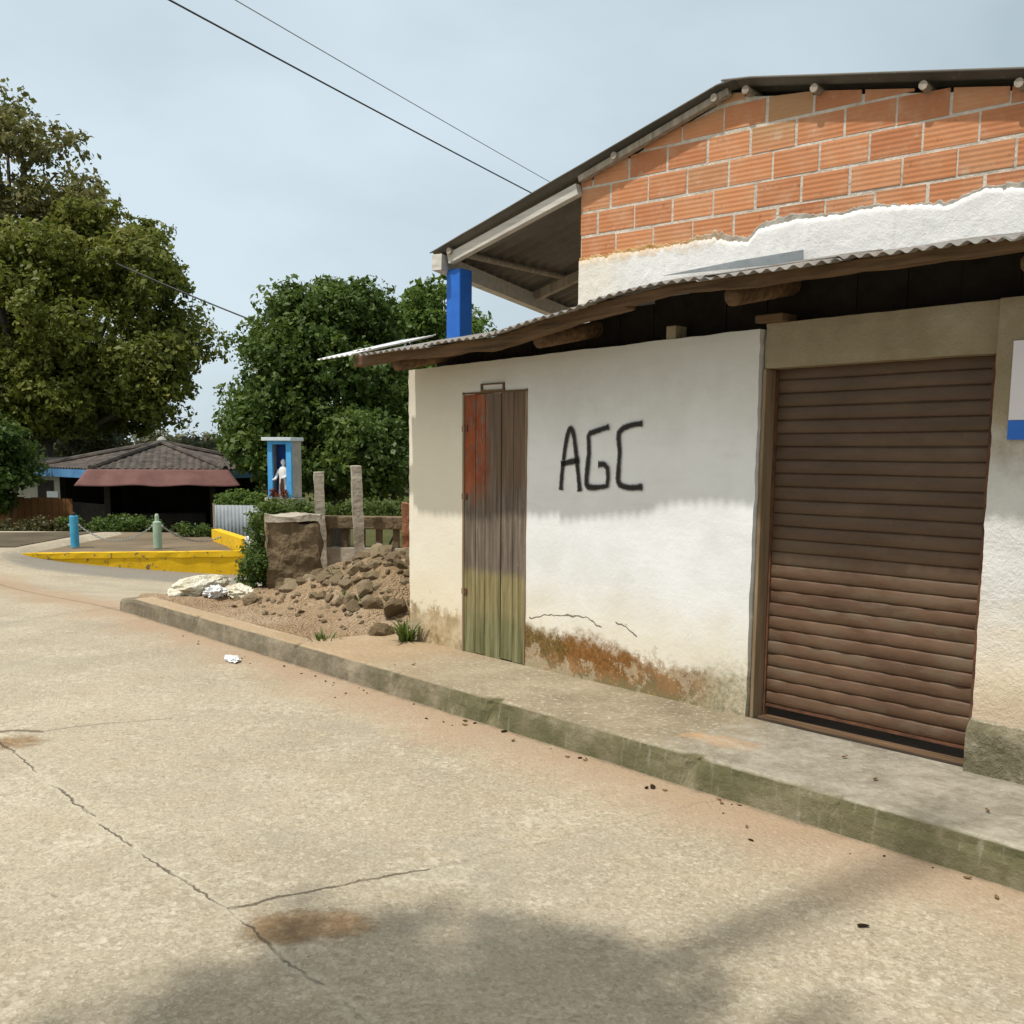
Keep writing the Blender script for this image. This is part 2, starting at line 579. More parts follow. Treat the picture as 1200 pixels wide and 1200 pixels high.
# green at the very foot and at both ends
gm = k.math('MULTIPLY', k.step(k.math('ADD', zz, k.math('MULTIPLY', n1, .1)), .32, .22), .8)
c = k.mix(gm, c, (.19, .175, .085))
ge = k.math('MULTIPLY', k.step(x, 2.2, 2.45), k.step(zz, .56, .30))
c = k.mix(k.math('MULTIPLY', ge, .75), c, k.ramp(n3, [(.35, (.21, .20, .12)), (.65, (.52, .47, .33))]))
le = k.math('MULTIPLY', k.step(x, .1, -.1), k.step(zz, .50, .40))
c = k.mix(k.math('MULTIPLY', le, .85), c, k.ramp(n2, [(.35, (.20, .16, .08)), (.5, (.42, .30, .16)), (.7, (.60, .52, .38))]))
pe = k.noise(k.vmath('ADD', p, (3.1, 0, 5.7)), 4.2, 9, .74)
pe = k.math('ADD', pe, k.math('MULTIPLY', k.math('SUBTRACT', .62, z), .30))
pm_ = k.math('MULTIPLY', k.step(pe, .625, .640), k.step(z, .95, .55))
c = k.mix(k.math('MULTIPLY', pm_, .55), c, k.ramp(n3, [(.35, (.40, .33, .215)), (.65, (.56, .48, .35))]))
pq = k.noise(k.vmath('ADD', p, (1.3, 0, 2.2)), 5.5, 9, .74)
c = k.mix(k.math('MULTIPLY', k.step(pq, .665, .68), .35), c, (.58, .56, .50))
# hairline cracks
wb = k.vmath('ADD', sz, k.scale(k.vmath('SUBTRACT', k.node('ShaderNodeTexNoise', {'Vector': p, 'Scale': 14.0}).outputs[1], (.5, .5, .5)), (.05, 0, .05)))
cr = k.polydist(wb, [(.77, 0, .527), (.968, 0, .569), (1.155, 0, .597), (1.336, 0, .598), (1.468, 0, .555)])
cr = k.math('MINIMUM', cr, k.polydist(wb, [(1.6, 0, .602), (1.69, 0, .58), (1.79, 0, .53)]))
crm = k.step(cr, .008, .002)
c = k.mix(k.math('MULTIPLY', crm, .8), c, (.10, .075, .045))
k.color(c)
h = k.math('ADD', k.math('MULTIPLY', n2, 1.0), k.math('MULTIPLY', n3, .45))
h = k.math('SUBTRACT', k.math('SUBTRACT', h, k.math('MULTIPLY', pm_, .35)), k.math('MULTIPLY', crm, .9))
h = k.math('ADD', h, k.math('MULTIPLY', flk, k.math('MULTIPLY', k.step(zz, .5, .25), .5)))
k.bump(h, .010, .42)
WHITEWASH = k.m

# --- bay around the shutter: drabber plaster, its upper part darkened for the shade under the eave
k = M('drab_shaded_plaster', .92, .2)
p = k.obj()
x, y, z = k.xyz(p)
n1 = k.noise(p, 2.2, 6, .65)
n2 = k.noise(p, 9, 6, .68)
n3 = k.noise(p, 40, 4, .7)
c = k.ramp(n1, [(.3, (.22, .175, .105)), (.55, (.30, .25, .165)), (.75, (.37, .33, .24))])
c = k.mix(k.math('MULTIPLY', k.step(k.math('ADD', z, k.math('MULTIPLY', k.math('SUBTRACT', n2, .5), .4)), 1.95, 1.5), .92), c, k.ramp(n1, [(.35, (.62, .62, .60)), (.65, (.78, .78, .765))]))
c = k.mix(k.math('MULTIPLY', k.step(k.math('ADD', z, k.math('MULTIPLY', k.math('SUBTRACT', n1, .5), .9)), 1.15, .65), .75), c, (.70, .58, .40))
c = k.mix(k.math('MULTIPLY', k.step(k.math('ADD', z, k.math('MULTIPLY', k.math('SUBTRACT', n2, .5), .3)), .66, .5), .55), c, (.46, .34, .23))
zz = k.math('ADD', z, k.math('MULTIPLY', k.math('SUBTRACT', n2, .5), .25))
c = k.mix(k.step(zz, .44, .40), c, k.ramp(n3, [(.4, (.21, .215, .115)), (.6, (.60, .58, .48))]))
k.color(c)
k.bump(k.math('ADD', n2, k.math('MULTIPLY', n3, .6)), .014, .8)
DRAB = k.m

k = M('mossy_footing', .95, .15)
p = k.obj()
n1 = k.noise(p, 6, 6, .65)
n2 = k.noise(p, 40, 4, .7)
k.color(k.ramp(k.math('ADD', k.math('MULTIPLY', n1, .7), k.math('MULTIPLY', n2, .3)), [(.35, (.105, .095, .055)), (.5, (.185, .165, .105)), (.68, (.36, .33, .25))]))
k.bump(k.math('ADD', n1, n2), .02, .9)
FOOTING = k.m


# --- timber and other surfaces
def timber(name, c1, c2, axis=2, rough=.85):
    k = M(name, rough, .2)
    p = k.obj()
    s = [22, 22, 22]
    s[axis] = 1.6
    g = k.noise(k.scale(p, tuple(s)), 1, 5, .65)
    k.color(k.ramp(g, [(.3, c1), (.7, c2)]))
    k.bump(g, .004, .8)
    return k.m


BEAM = timber('old_brown_timber', (.05, .032, .018), (.19, .115, .062), 0)
GREYWOOD = timber('weathered_grey_timber', (.22, .19, .15), (.42, .37, .30), 2)
PALEWOOD = timber('pale_painted_timber', (.42, .40, .36), (.66, .64, .59), 0)
JAMB = timber('brown_jamb_timber', (.17, .115, .065), (.34, .25, .16), 2)

k = M('peeling_plank_door', .85, .25)
p = k.obj()
x, y, z = k.xyz(p)
grain = k.noise(k.scale(p, (30, 30, 1.8)), 1, 5, .65)
n2 = k.noise(p, 6, 5, .65)
n3 = k.noise(k.scale(p, (24, 24, 7)), 1, 5, .7)
wood = k.ramp(grain, [(.3, (.075, .055, .040)), (.55, (.155, .125, .098)), (.75, (.25, .215, .175))])
red = k.ramp(n2, [(.35, (.20, .042, .014)), (.65, (.33, .085, .028))])
zn = k.math('ADD', z, k.math('MULTIPLY', k.math('SUBTRACT', n2, .5), .5))
rm = k.math('MULTIPLY', k.step(zn, 1.25, 1.55), k.step(k.math('ADD', x, k.math('MULTIPLY', k.math('SUBTRACT', n2, .5), .22)), .36, .20))
rm = k.math('MULTIPLY', rm, k.step(n3, .36, .50))
c = k.mix(k.math('MULTIPLY', rm, .92), wood, red)
bw = k.math('MULTIPLY', k.step(zn, 1.35, 1.6), k.step(x, .3, .42))
c = k.mix(k.math('MULTIPLY', bw, .55), c, (.15, .085, .05))
pale = k.math('MULTIPLY', k.step(n3, .6, .72), k.math('MULTIPLY', k.step(zn, .6, .8), k.step(zn, 1.5, 1.2)))
c = k.mix(k.math('MULTIPLY', pale, .6), c, (.36, .32, .28))
low = k.step(k.math('ADD', z, k.math('MULTIPLY', k.math('SUBTRACT', n3, .5), .14)), .86, .78)
c = k.mix(k.math('MULTIPLY', low, .85), c, k.ramp(grain, [(.3, (.12, .105, .035)), (.6, (.29, .245, .115)), (.75, (.38, .33, .19))]))
gr = k.step(k.math('ADD', z, k.math('MULTIPLY', k.math('SUBTRACT', n3, .5), .5)), .62, .36)
c = k.mix(k.math('MULTIPLY', gr, .65), c, k.ramp(grain, [(.35, (.075, .085, .035)), (.7, (.22, .23, .12))]))
k.color(c)
k.bump(k.math('ADD', grain, k.math('MULTIPLY', n3, .4)), .006, .9)
DOOR = k.m

k = M('brown_shutter_paint', .55, .35)
p = k.obj()
x, y, z = k.xyz(p)
n1 = k.noise(k.scale(p, (1.5, 1, 5)), 1, 5, .65)
n2 = k.noise(p, 25, 5, .7)
zn = k.math('ADD', z, k.math('MULTIPLY', n1, .5))
up_shaded = k.ramp(n1, [(.3, (.065, .038, .022)), (.55, (.10, .062, .037)), (.75, (.135, .09, .055))])
lo_lit = k.ramp(n1, [(.3, (.075, .037, .020)), (.5, (.115, .063, .035)), (.7, (.165, .10, .060))])
rn = k.noise(k.scale(p, (3, 1, 9)), 1, 5, .7)
lo_lit = k.mix(k.math('MULTIPLY', k.step(rn, .48, .62), .6), lo_lit, (.135, .102, .065))
lo_lit = k.mix(k.math('MULTIPLY', k.step(rn, .44, .32), .6), lo_lit, (.075, .036, .018))
c = k.mix(k.step(zn, 1.75, 1.05), up_shaded, lo_lit)  # eave shade put into the paint: darker above, sunlit tone below
c = k.mix(k.math('MULTIPLY', k.step(n2, .60, .80), .22), c, (.27, .18, .12))
c = k.mix(k.math('MULTIPLY', k.step(n1, .62, .75), .5), c, (.11, .10, .075))
k.color(c)
k.roughness(k.math('ADD', .42, k.math('MULTIPLY', n2, .35)))
k.bump(k.math('ADD', n2, k.noise(p, 90, 3)), .002, .5)
SHUTTER = k.m
RUST = simple('rusted_iron', (.07, .032, .018), (.17, .075, .038), 12, .8, .004, 60)

k = M('spray_paint_black', .7, .3)
uvv = k.node('ShaderNodeUVMap').outputs[0]
u, v, _ = k.xyz(uvv)
n1 = k.noise(k.obj(), 60, 3)
e = k.math('ADD', k.math('ABSOLUTE', v), k.math('MULTIPLY', k.math('SUBTRACT', n1, .5), .5))
k.color((.018, .016, .016))
al = k.math('MULTIPLY', k.step(e, .98, .36), .97)
k._set(k.b.inputs['Alpha'], al)
SPRAY = k.m

# corrugated iron / fibre cement
k = M('weathered_corrugated_iron', .6, .4)
p = k.obj()
n1 = k.noise(p, 1.8, 5, .65)
n2 = k.noise(p, 12, 5, .7)
c = k.ramp(n1, [(.3, (.16, .15, .14)), (.6, (.25, .24, .22))])
c = k.mix(k.math('MULTIPLY', k.step(n2, .48, .66), .8), c, k.ramp(n1, [(.3, (.10, .055, .03)), (.7, (.20, .12, .07))]))
k.color(c)
k.bump(n2, .004, .6)
IRON = k.m
BRIGHTIRON = simple('bright_zinc_sheet', (.55, .57, .60), (.74, .76, .79), 5, .45, .002, 30, .5, .15)
k = M('grey_fibre_cement', .85, .25)
p = k.obj()
n1 = k.noise(p, 1.1, 6, .65)
n2 = k.noise(p, 14, 5, .7)
c = k.ramp(n1, [(.3, (.105, .095, .08)), (.7, (.20, .185, .16))])
c = k.mix(k.math('MULTIPLY', k.step(n2, .55, .75), .5), c, (.28, .26, .22))
k.color(c)
k.bump(n2, .004, .6)
FIBRE = k.m

# bricks: hollow clay block with fine horizontal grooves
k = M('orange_clay_block', .88, .2)
p = k.obj()
x, y, z = k.xyz(p)
isl = k.node('ShaderNodeNewGeometry').outputs['Random Per Island']
n1 = k.noise(p, 5, 5, .65)
n2 = k.noise(p, 30, 4, .7)
c = k.ramp(isl, [(.0, (.45, .18, .085)), (.35, (.53, .225, .105)), (.7, (.60, .265, .125)), (1, (.49, .24, .125))])
c = k.mix(k.math('MULTIPLY', k.step(n1, .42, .72), .55), c, (.60, .36, .225))
c = k.mix(k.math('MULTIPLY', k.step(n2, .55, .75), .3), c, (.42, .19, .10))
# rows by the roof are duller
c = k.mix(k.math('MULTIPLY', k.step(k.math('ADD', isl, k.math('MULTIPLY', z, 1.0)), 4.85, 5.1), .6), c, (.42, .27, .14))
c = k.mix(k.math('MULTIPLY', k.step(k.noise(p, 4.5, 7, .72), .56, .66), .5), c, (.56, .43, .32))
c = k.mix(k.math('MULTIPLY', k.step(k.noise(k.vmath('ADD', p, (7, 3, 1)), 9, 5, .7), .60, .66), .5), c, (.26, .12, .07))
gv = k.math('SINE', k.math('MULTIPLY', z, 2 * math.pi / .036))
c = k.mix(k.math('MULTIPLY', k.step(gv, -.2, -.9), .13), c, (.42, .17, .075))
k.color(c)
k.bump(k.math('ADD', gv, k.math('MULTIPLY', n2, 2.2)), .0018, .5)
BRICK = k.m

k = M('grey_mortar', .95, .15)
p = k.obj()
n1 = k.noise(p, 8, 6, .7)
n2 = k.noise(p, 50, 4, .7)
k.color(k.ramp(n1, [(.3, (.42, .37, .30)), (.5, (.62, .56, .48)), (.7, (.76, .71, .63))]))
k.bump(k.math('ADD', n1, n2), .012, .9)
MORTAR = k.m

k = M('flaking_white_plaster', .92, .2)
p = k.obj()
x, y, z = k.xyz(p)
n1 = k.noise(p, 3, 6, .65)
n2 = k.noise(p, 16, 6, .7)
n3 = k.noise(p, 55, 4, .7)
c = k.ramp(n1, [(.3, (.76, .76, .75)), (.7, (.86, .86, .86))])
drip = k.noise(k.scale(p, (14, 14, 1.5)), 1, 4)
c = k.mix(k.math('MULTIPLY', k.step(drip, .55, .72), .35), c, (.60, .57, .50))
c = k.mix(k.math('MULTIPLY', k.step(n3, .6, .7), .35), c, (.50, .47, .42))
st = k.math('MULTIPLY', k.step(k.math('ADD', z, k.math('MULTIPLY', k.math('SUBTRACT', n2, .5), .3)), 3.30, 3.43), k.step(k.math('ADD', x, k.math('MULTIPLY', n1, .6)), 2.1, .9))
c = k.mix(k.math('MULTIPLY', st, .85), c, k.ramp(n2, [(.35, (.42, .21, .06)), (.65, (.66, .47, .24))]))
c = k.mix(k.math('MULTIPLY', k.step(k.math('ADD', x, k.math('MULTIPLY', n2, .7)), 1.0, .5), .45), c, (.70, .63, .48))
k.color(c)
k.bump(k.math('ADD', n2, k.math('MULTIPLY', n3, .4)), .02, .45)
FLAKE = k.m

BLUE = simple('blue_gloss_paint', (.012, .115, .50), (.02, .155, .62), 5, .5, .002, 40, .4)
SKYBLUE = simple('sky_blue_paint', (.05, .30, .66), (.085, .38, .74), 6, .7, .003, 40)
DEEPBLUE = simple('deep_blue_paint', (.01, .05, .24), (.016, .075, .32), 6, .7, .002, 40)
FASCIA = simple('faded_blue_fascia', (.07, .20, .42), (.12, .29, .52), 3, .7, .003, 30)
MINT = simple('mint_green_paint', (.25, .37, .28), (.36, .47, .36), 6, .75, .003, 40)
POSTBLUE = simple('bollard_blue_paint', (.04, .27, .47), (.075, .36, .56), 6, .7, .003, 40)
CONC = simple('raw_concrete', (.27, .25, .22), (.42, .39, .35), 5, .9, .008, 40)
POSTC = simple('weathered_post_concrete', (.27, .235, .18), (.50, .455, .37), 5, .9, .010, 26)
WHITE = simple('white_paint', (.72, .73, .74), (.82, .83, .84), 5, .7, .002, 40)
BROWNP = simple('brown_paint', (.06, .022, .012), (.12, .045, .022), 8, .7, .003, 40)
DARKW = simple('dark_timber_and_shade', (.018, .014, .011), (.05, .038, .028), 5, .8, .006, 30)  # dark timber, also the painted shade inside kiosk and shutter gap
AWNING = simple('dull_red_awning', (.115, .05, .045), (.17, .085, .073), 2.5, .8, .006, 12)
TILE = simple('old_clay_tile', (.030, .026, .023), (.125, .105, .09), 3, .9, .012, 18)
BEIGE = simple('beige_render', (.34, .31, .24), (.50, .46, .37), 2, .9, .006, 20)
RUSTF = simple('rust_orange_boards', (.14, .06, .022), (.26, .12, .045), 2, .85, .006, 20)
ZINC = simple('dull_zinc', (.20, .23, .25), (.34, .37, .39), 3, .6, .004, 20)
WIRE = simple('black_cable', (.03, .03, .032), (.06, .06, .06), 5, .6, .001, 40)
GREYWIRE = simple('thin_grey_cable', (.24, .25, .26), (.32, .33, .34), 5, .6, .001, 40)
MUD = simple('mud_brick', (.09, .065, .035), (.24, .18, .11), 4, .95, .03, 18)
STEEL = simple('galvanised_steel', (.28, .28, .28), (.42, .42, .42), 6, .5, .002, 40, .5, .6)

k = M('chipped_yellow_paint', .8, .3)
p = k.obj()
n1 = k.noise(p, 2.5, 6, .68)
n2 = k.noise(p, 9, 5, .7)
c = k.ramp(n1, [(.3, (.66, .39, .008)), (.6, (.78, .49, .010)), (.8, (.80, .54, .04))])
c = k.mix(k.step(n2, .585, .65), c, (.21, .145, .06))
k.color(c)
k.bump(n2, .01, .8)
YELLOW = k.m

k = M('lichened_rubble', .95, .15)
p = k.obj()
isl = k.node('ShaderNodeObjectInfo').outputs['Random']
n1 = k.noise(p, 9, 6, .65)
n2 = k.noise(p, 50, 4, .7)
c = k.mix(isl, (.26, .175, .095), (.54, .425, .27))
c = k.mix(k.math('MULTIPLY', k.step(n1, .4, .65), .6), c, (.34, .285, .19))
c = k.mix(k.math('MULTIPLY', k.step(n2, .55, .75), .6), c, (.58, .52, .40))
c = k.mix(k.math('MULTIPLY', k.step(n1, .46, .34), .5), c, (.16, .14, .07))
k.color(c)
k.bump(k.math('ADD', n1, n2), .03, .9)
RUBBLE = k.m

k = M('dirty_sackcloth', .85, .2)
p = k.obj()
n1 = k.noise(p, 7, 5, .65)
k.color(k.ramp(n1, [(.3, (.52, .47, .33)), (.55, (.72, .69, .56)), (.75, (.80, .78, .70))]))
k.bump(k.math('ADD', n1, k.noise(p, 40, 4)), .03, .9)
SACK = k.m
PLASTIC = simple('crumpled_white_plastic', (.68, .70, .72), (.80, .81, .82), 10, .45, .02, 16, .5)


def leafmat(name, cols, trans=.25, big=.25):
    k = M(name, .5, .3)
    isl = k.node('ShaderNodeNewGeometry').outputs['Random Per Island']
    p = k.pos()
    n = k.noise(p, big, 4, .6)
    f = k.math('ADD', k.math('MULTIPLY', isl, .45), k.math('MULTIPLY', k.math('SUBTRACT', n, .22), .95))
    m = len(cols) - 1
    c = k.ramp(f, [(i / m, cc) for i, cc in enumerate(cols)])
    k.color(c)
    tr = k.node('ShaderNodeBsdfTranslucent', {'Color': k.mix(.5, c, (.10, .14, .02))})
    ms = k.node('ShaderNodeMixShader', {0: trans})
    k.t.links.new(k.b.outputs[0], ms.inputs[1])
    k.t.links.new(tr.outputs[0], ms.inputs[2])
    out = [q for q in k.t.nodes if q.type == 'OUTPUT_MATERIAL'][0]
    k.t.links.new(ms.outputs[0], out.inputs['Surface'])
    return k.m


LEAF_OLIVE = leafmat('olive_leaves', [(.14, .14, .05), (.20, .19, .065), (.25, .22, .09), (.32, .27, .17)], .42, .35)
LEAF_MID = leafmat('broad_green_leaves', [(.085, .105, .02), (.145, .17, .03), (.22, .23, .04), (.30, .245, .07)], .42, .4)
LEAF_DARK = leafmat('dark_green_leaves', [(.04, .078, .020), (.072, .125, .026), (.12, .178, .036), (.19, .24, .055)], .4, .6)
LEAF_LIGHT = leafmat('fresh_green_leaves', [(.075, .135, .028), (.12, .195, .036), (.17, .25, .05)], .4, .6)
LEAF_GREY = leafmat('dusty_grey_green_leaves', [(.11, .12, .07), (.15, .15, .085), (.19, .18, .105)], .3, .5)
LEAF_HEDGE = leafmat('hedge_leaves', [(.05, .09, .018), (.09, .14, .028), (.15, .20, .045)], .35, 1.5)
LEAF_BROWN = leafmat('brownish_hedge_leaves', [(.03, .04, .012), (.07, .065, .02), (.11, .075, .028)], .2, 1.2)
BARK = timber('rough_bark', (.06, .048, .035), (.16, .13, .10), 2, .95)


# ------------------------------------------------------------------ foliage
def leaf_mesh(name, mat, parent, lobes, n_per, size, flat=.45, seed=1, elong=1.7):
    n_per, size = n_per * 2.7, size * .45
    """many small leaf faces spread through and over the lobes (x,y,z,r)"""
    rg = np.random.default_rng(seed)
    C = []
    Nn = []
    for (x, y, z, r) in lobes:
        n = max(12, int(n_per * r * r))
        d = rg.normal(size=(n, 3))
        d /= np.linalg.norm(d, axis=1)[:, None]
        ax = rg.uniform(.7, 1.35, 3)
        ax[2] *= .78
        # ragged lobes: leaves gather round twig ends, some stand well proud
        nt = max(5, int(n / 26))
        tw = rg.normal(size=(nt, 3))
        tw /= np.linalg.norm(tw, axis=1)[:, None]
        tw *= (r * (1.12 - .75 * rg.random(nt) ** 1.3))[:, None]
        pick = rg.integers(0, nt, n)
        loose = rg.random(n) < .35
        rad = r * (1.08 - .70 * rg.random(n) ** 1.6)
        off = np.where(loose[:, None], d * rad[:, None], tw[pick] + rg.normal(size=(n, 3)) * r * .13)
        C.append(np.array([x, y, z]) + off * ax)
        dd = off / (np.linalg.norm(off, axis=1)[:, None] + 1e-6)
        nn = dd * .6 + rg.normal(size=(n, 3)) * .65 + np.array([0, 0, flat])
        Nn.append(nn / np.linalg.norm(nn, axis=1)[:, None])
    C = np.concatenate(C)
    Nn = np.concatenate(Nn)
    n = len(C)
    t = np.cross(Nn, rg.normal(size=(n, 3)))
    t /= np.linalg.norm(t, axis=1)[:, None]
    b = np.cross(Nn, t)
    s = size * (.45 + 1.25 * rg.random(n) ** 1.7)[:, None]
    L_, W_ = s * elong * .5, s * .5
    droop = Nn * s * .12
    V = np.stack([C - t * L_, C + b * W_ + droop - t * L_ * .1, C + t * L_ - droop, C - b * W_ + droop - t * L_ * .1], axis=1).reshape(-1, 3)
    me = bpy.data.meshes.new(name)
    me.vertices.add(4 * n)
    me.vertices.foreach_set('co', V.astype(np.float32).ravel())
    me.loops.add(4 * n)
    me.loops.foreach_set('vertex_index', np.arange(4 * n, dtype=np.int32))
    me.polygons.add(n)
    me.polygons.foreach_set('loop_start', np.arange(0, 4 * n, 4, dtype=np.int32))
    me.polygons.foreach_set('loop_total', np.full(n, 4, dtype=np.int32))
    me.materials.append(mat)
    me.update(calc_edges=True)
    me.validate()
    o = bpy.data.objects.new(name, me)
    COL.objects.link(o)
    if parent: o.parent = parent
    return o


def fill_lobes(c, rx, ry, rz, n, r0, r1, seed, shell=.55):
    """lobes spread through an ellipsoid, weighted to its outside"""
    rr = random.Random(seed)
    out = []
    for i in range(n):
        while True:
            q = Vector((rr.uniform(-1, 1), rr.uniform(-1, 1), rr.uniform(-1, 1)))
            if q.length <= 1: break
        if q.length > 0: q = q.normalized() * (q.length ** shell)
        r = rr.uniform(r0, r1)
        out.append((c[0] + q.x * max(rx - r * .7, .05), c[1] + q.y * max(ry - r * .7, .05), c[2] + q.z * max(rz - r * .7, .05), r))
    return out


def tree(name, label, base, lobes, mat, n_per, size, trunk_r, seed, group=None, cat='tree', elong=1.7, branches=14):
    root = empty(name, base, 0, label, cat, group)
    loc = [(x - base[0], y - base[1], z - base[2], r) for x, y, z, r in lobes]
    rr = random.Random(seed)
    top = max(l[2] for l in loc)
    fork = Vector((0, 0, top * .30))
    mb = MB()
    mb.tube([(0, 0, -.3), (0, 0, .4), (rr.uniform(-.1, .1), rr.uniform(-.1, .1), fork.z * .6), fork], [trunk_r * 1.35, trunk_r * 1.05, trunk_r * .9, trunk_r * .8], 10)
    mb.build('trunk', BARK, root, smooth=True)
    mb = MB()
    for l in rr.sample(loc, min(branches, len(loc))):
        e = Vector(l[:3])
        m_ = fork.lerp(e, .5) + Vector((rr.uniform(-.2, .2), rr.uniform(-.2, .2), -.08 * e.length))
        st = Vector((0, 0, fork.z * rr.uniform(.75, 1.0)))
        mb.tube([st, st.lerp(m_, .5), m_, m_.lerp(e, .6), e], [trunk_r * .5, trunk_r * .38, trunk_r * .26, trunk_r * .15, trunk_r * .06], 6)
    mb.build('limbs', BARK, root, smooth=True)
    leaf_mesh('crown', mat, root, loc, n_per, size, seed=seed, elong=elong)
    return root


def pxl(x, y, Y, rx, ry, n, r0, r1, seed, deep=1.0, shell=.55):
    """ellipsoid of lobes standing at distance Y, rx/ry given as seen in the photo"""
    c = at(x, y, Y)
    s = Y / FPX
    return fill_lobes(c, rx * s, rx * s * deep, ry * s, n, r0, r1, seed, shell)


# ------------------------------------------------------------------ terrain
def zg(X, Y):
    a = -.47 * sm((Y - 10.5) / 6.6) * min(1, max(0, (X + 8.45) / 3.4)) ** .55
    return a - 1.15 * sm((Y - 21) / 10) - 1.5 * sm((Y - 60) / 200)


def ground_sheet(name, xs, ys, dz, mat, label=None):
    mb = MB()
    mb.grid(lambda x, y: (x, y, zg(x, y) + dz), xs, ys)
    o = mb.build(name, mat, smooth=True)
    return tag(o, kind='structure')


xs = np.concatenate([np.linspace(-900, -30, 12)[:-1], np.linspace(-30, 30, 81), np.linspace(30, 900, 12)[1:]])
ys = np.concatenate([np.linspace(-600, -20, 8)[:-1], np.linspace(-20, 60, 101), np.linspace(60, 1600, 16)[1:]])
ground_sheet('ground', xs, ys, -.03, GROUND)
ground_sheet('road', np.linspace(-34, 12, 300), np.linspace(-14, 22, 180), 0, ROAD)

# ------------------------------------------------------------------ pavement (in shop-front coordinates: x along, y inward, z up)
def shop_space(name, label=None, cat=None, kind=None):
    o = empty(name, P0, PHI, label, cat)
    if kind: o['kind'] = kind
    return o


CHIPS = [(-2.95, .03, .03), (.31, .012, .02), (1.34, .05, .05), (2.92, .045, .05), (3.75, .012, .025), (-1.10, .03, .03)]


def kerb_run(name, s0, s1, back_fn, o1, ztop, seed, jit=.010):
    """kerb and slab in one worn extrusion along s, with broken chips in its arris"""
    ss = list(np.arange(s0, s1 + .001, .022))
    vs, fs = [], []
    n = 10
    for i, s in enumerate(ss):
        o0 = back_fn(s)
        chip = sum(d * math.exp(-((s - c_) / w_) ** 2) for c_, w_, d in CHIPS)
        taper = 1 - .25 * sm((s0 + .5 - s) / .5)
        zt_ = .17 + (ztop - .17) + .004 * nz3(s * .8, seed, 1)
        prof_ = [(o1 + .012, -.5), (o1 + .010, .0), (o1 + .002, zt_ * .5), (o1 - .004, zt_ - .045), (o1 - .012, zt_ - .012), (o1 - .034, zt_),
                 (o1 - .10, zt_ + .002), (o1 - .155, zt_ + .002), (o0, zt_ + .004), (o0, -.5)]
        for j, (o, z) in enumerate(prof_):
            a = nz3(s * 2.2 + seed, j * .5, 3) * jit
            b = nz3(s * 13 + seed, j * 1.1, 9) * jit * .55
            k_ = 1 if 1 <= j <= 7 else 0
            c_ = chip * (1 if 2 <= j <= 5 else .25 if j == 6 else 0) * (1 + .5 * nz3(s * 60, j * 3, 4))
            vs.append((s, -(o + k_ * (a + b) - c_), (z + (k_ and j >= 2) * (a - b) * .4 - (c_ * .5 if j in (4, 5) else 0)) * (taper if z > 0 else 1)))
    for i in range(len(ss) - 1):
        for j in range(n - 1):
            fs.append((i * n + j, i * n + j + 1, (i + 1) * n + j + 1, (i + 1) * n + j))
    fs.append(tuple(range(n)))
    fs.append(tuple(range((len(ss) - 1) * n, len(ss) * n))[::-1])
    o = MB().add(vs, fs).build(name, KERB)
    o.location = P0
    o.rotation_euler = (0, 0, PHI)
    return tag(o, kind='structure')


kerb_run('pavement', -4.80, 7.0, lambda s: -.02 + .68 * sm((-1.02 - s) / .12), .845, .168, 5)


# bare earth between the kerb, the ruin and the shop
def earth_z(s, o):
    z = .145 + .03 * nz3(s * .9, o * .9, 2) + .015 * nz3(s * 4, o * 4, 5)
    z += .50 * math.exp(-((s + 2.45) / .90) ** 2 - ((o + 1.05) / .55) ** 2)       # heap by the shop corner
    z += .34 * math.exp(-((s + 1.75) / .6) ** 2 - ((o + .60) / .45) ** 2)
    z += .16 * math.exp(-((s + 3.1) / .6) ** 2 - ((o + .45) / .45) ** 2)
    z += .05 * max(0, 1 - abs(o + .3)) * nz3(s * 3.5, o * 3.5, 4)
    z += .22 * sm((-o - .9) / 1.2)
    z += .02 * nz3(s * 2.2, o * 2.2, 8) + .018 * nz3(s * 9, o * 9, 3) + .03 * nz3(s * 6, o * 6, 1) * min(1, max(0, z - .2) * 4)
    edge = sm((s + 5.6) / .9)
    return z * edge - .35 * (1 - edge)


mb = MB()
mb.grid(lambda s, o: (s, -o, earth_z(s, o) if o < .64 else earth_z(s, o) - .05), np.linspace(-7.2, -.72, 260), np.concatenate([np.linspace(.665, -2, 130), np.linspace(-2, -7, 70)[1:]]))
o_ = mb.build('dirt', EARTH, smooth=True)
o_.location = P0
o_.rotation_euler = (0, 0, PHI)
tag(o_, kind='structure')

# ------------------------------------------------------------------ the white shop
shop = shop_space('shop_building', 'low whitewashed shop with a brown roller shutter, a plank door and a rusty lean-to roof', 'shop')


EDGE = [(-1.4, 2.425), (-.75, 2.435), (-.2, 2.447), (.8, 2.452), (1.1, 2.485), (1.45, 2.532), (1.83, 2.578), (2.35, 2.618), (3.0, 2.612), (4.2, 2.592), (7.4, 2.56)]


def edge_z(s):
    for (a, za), (b, zb_) in zip(EDGE[:-1], EDGE[1:]):
        if s <= b:
            t = (s - a) / (b - a)
            return za + (zb_ - za) * t
    return EDGE[-1][1]


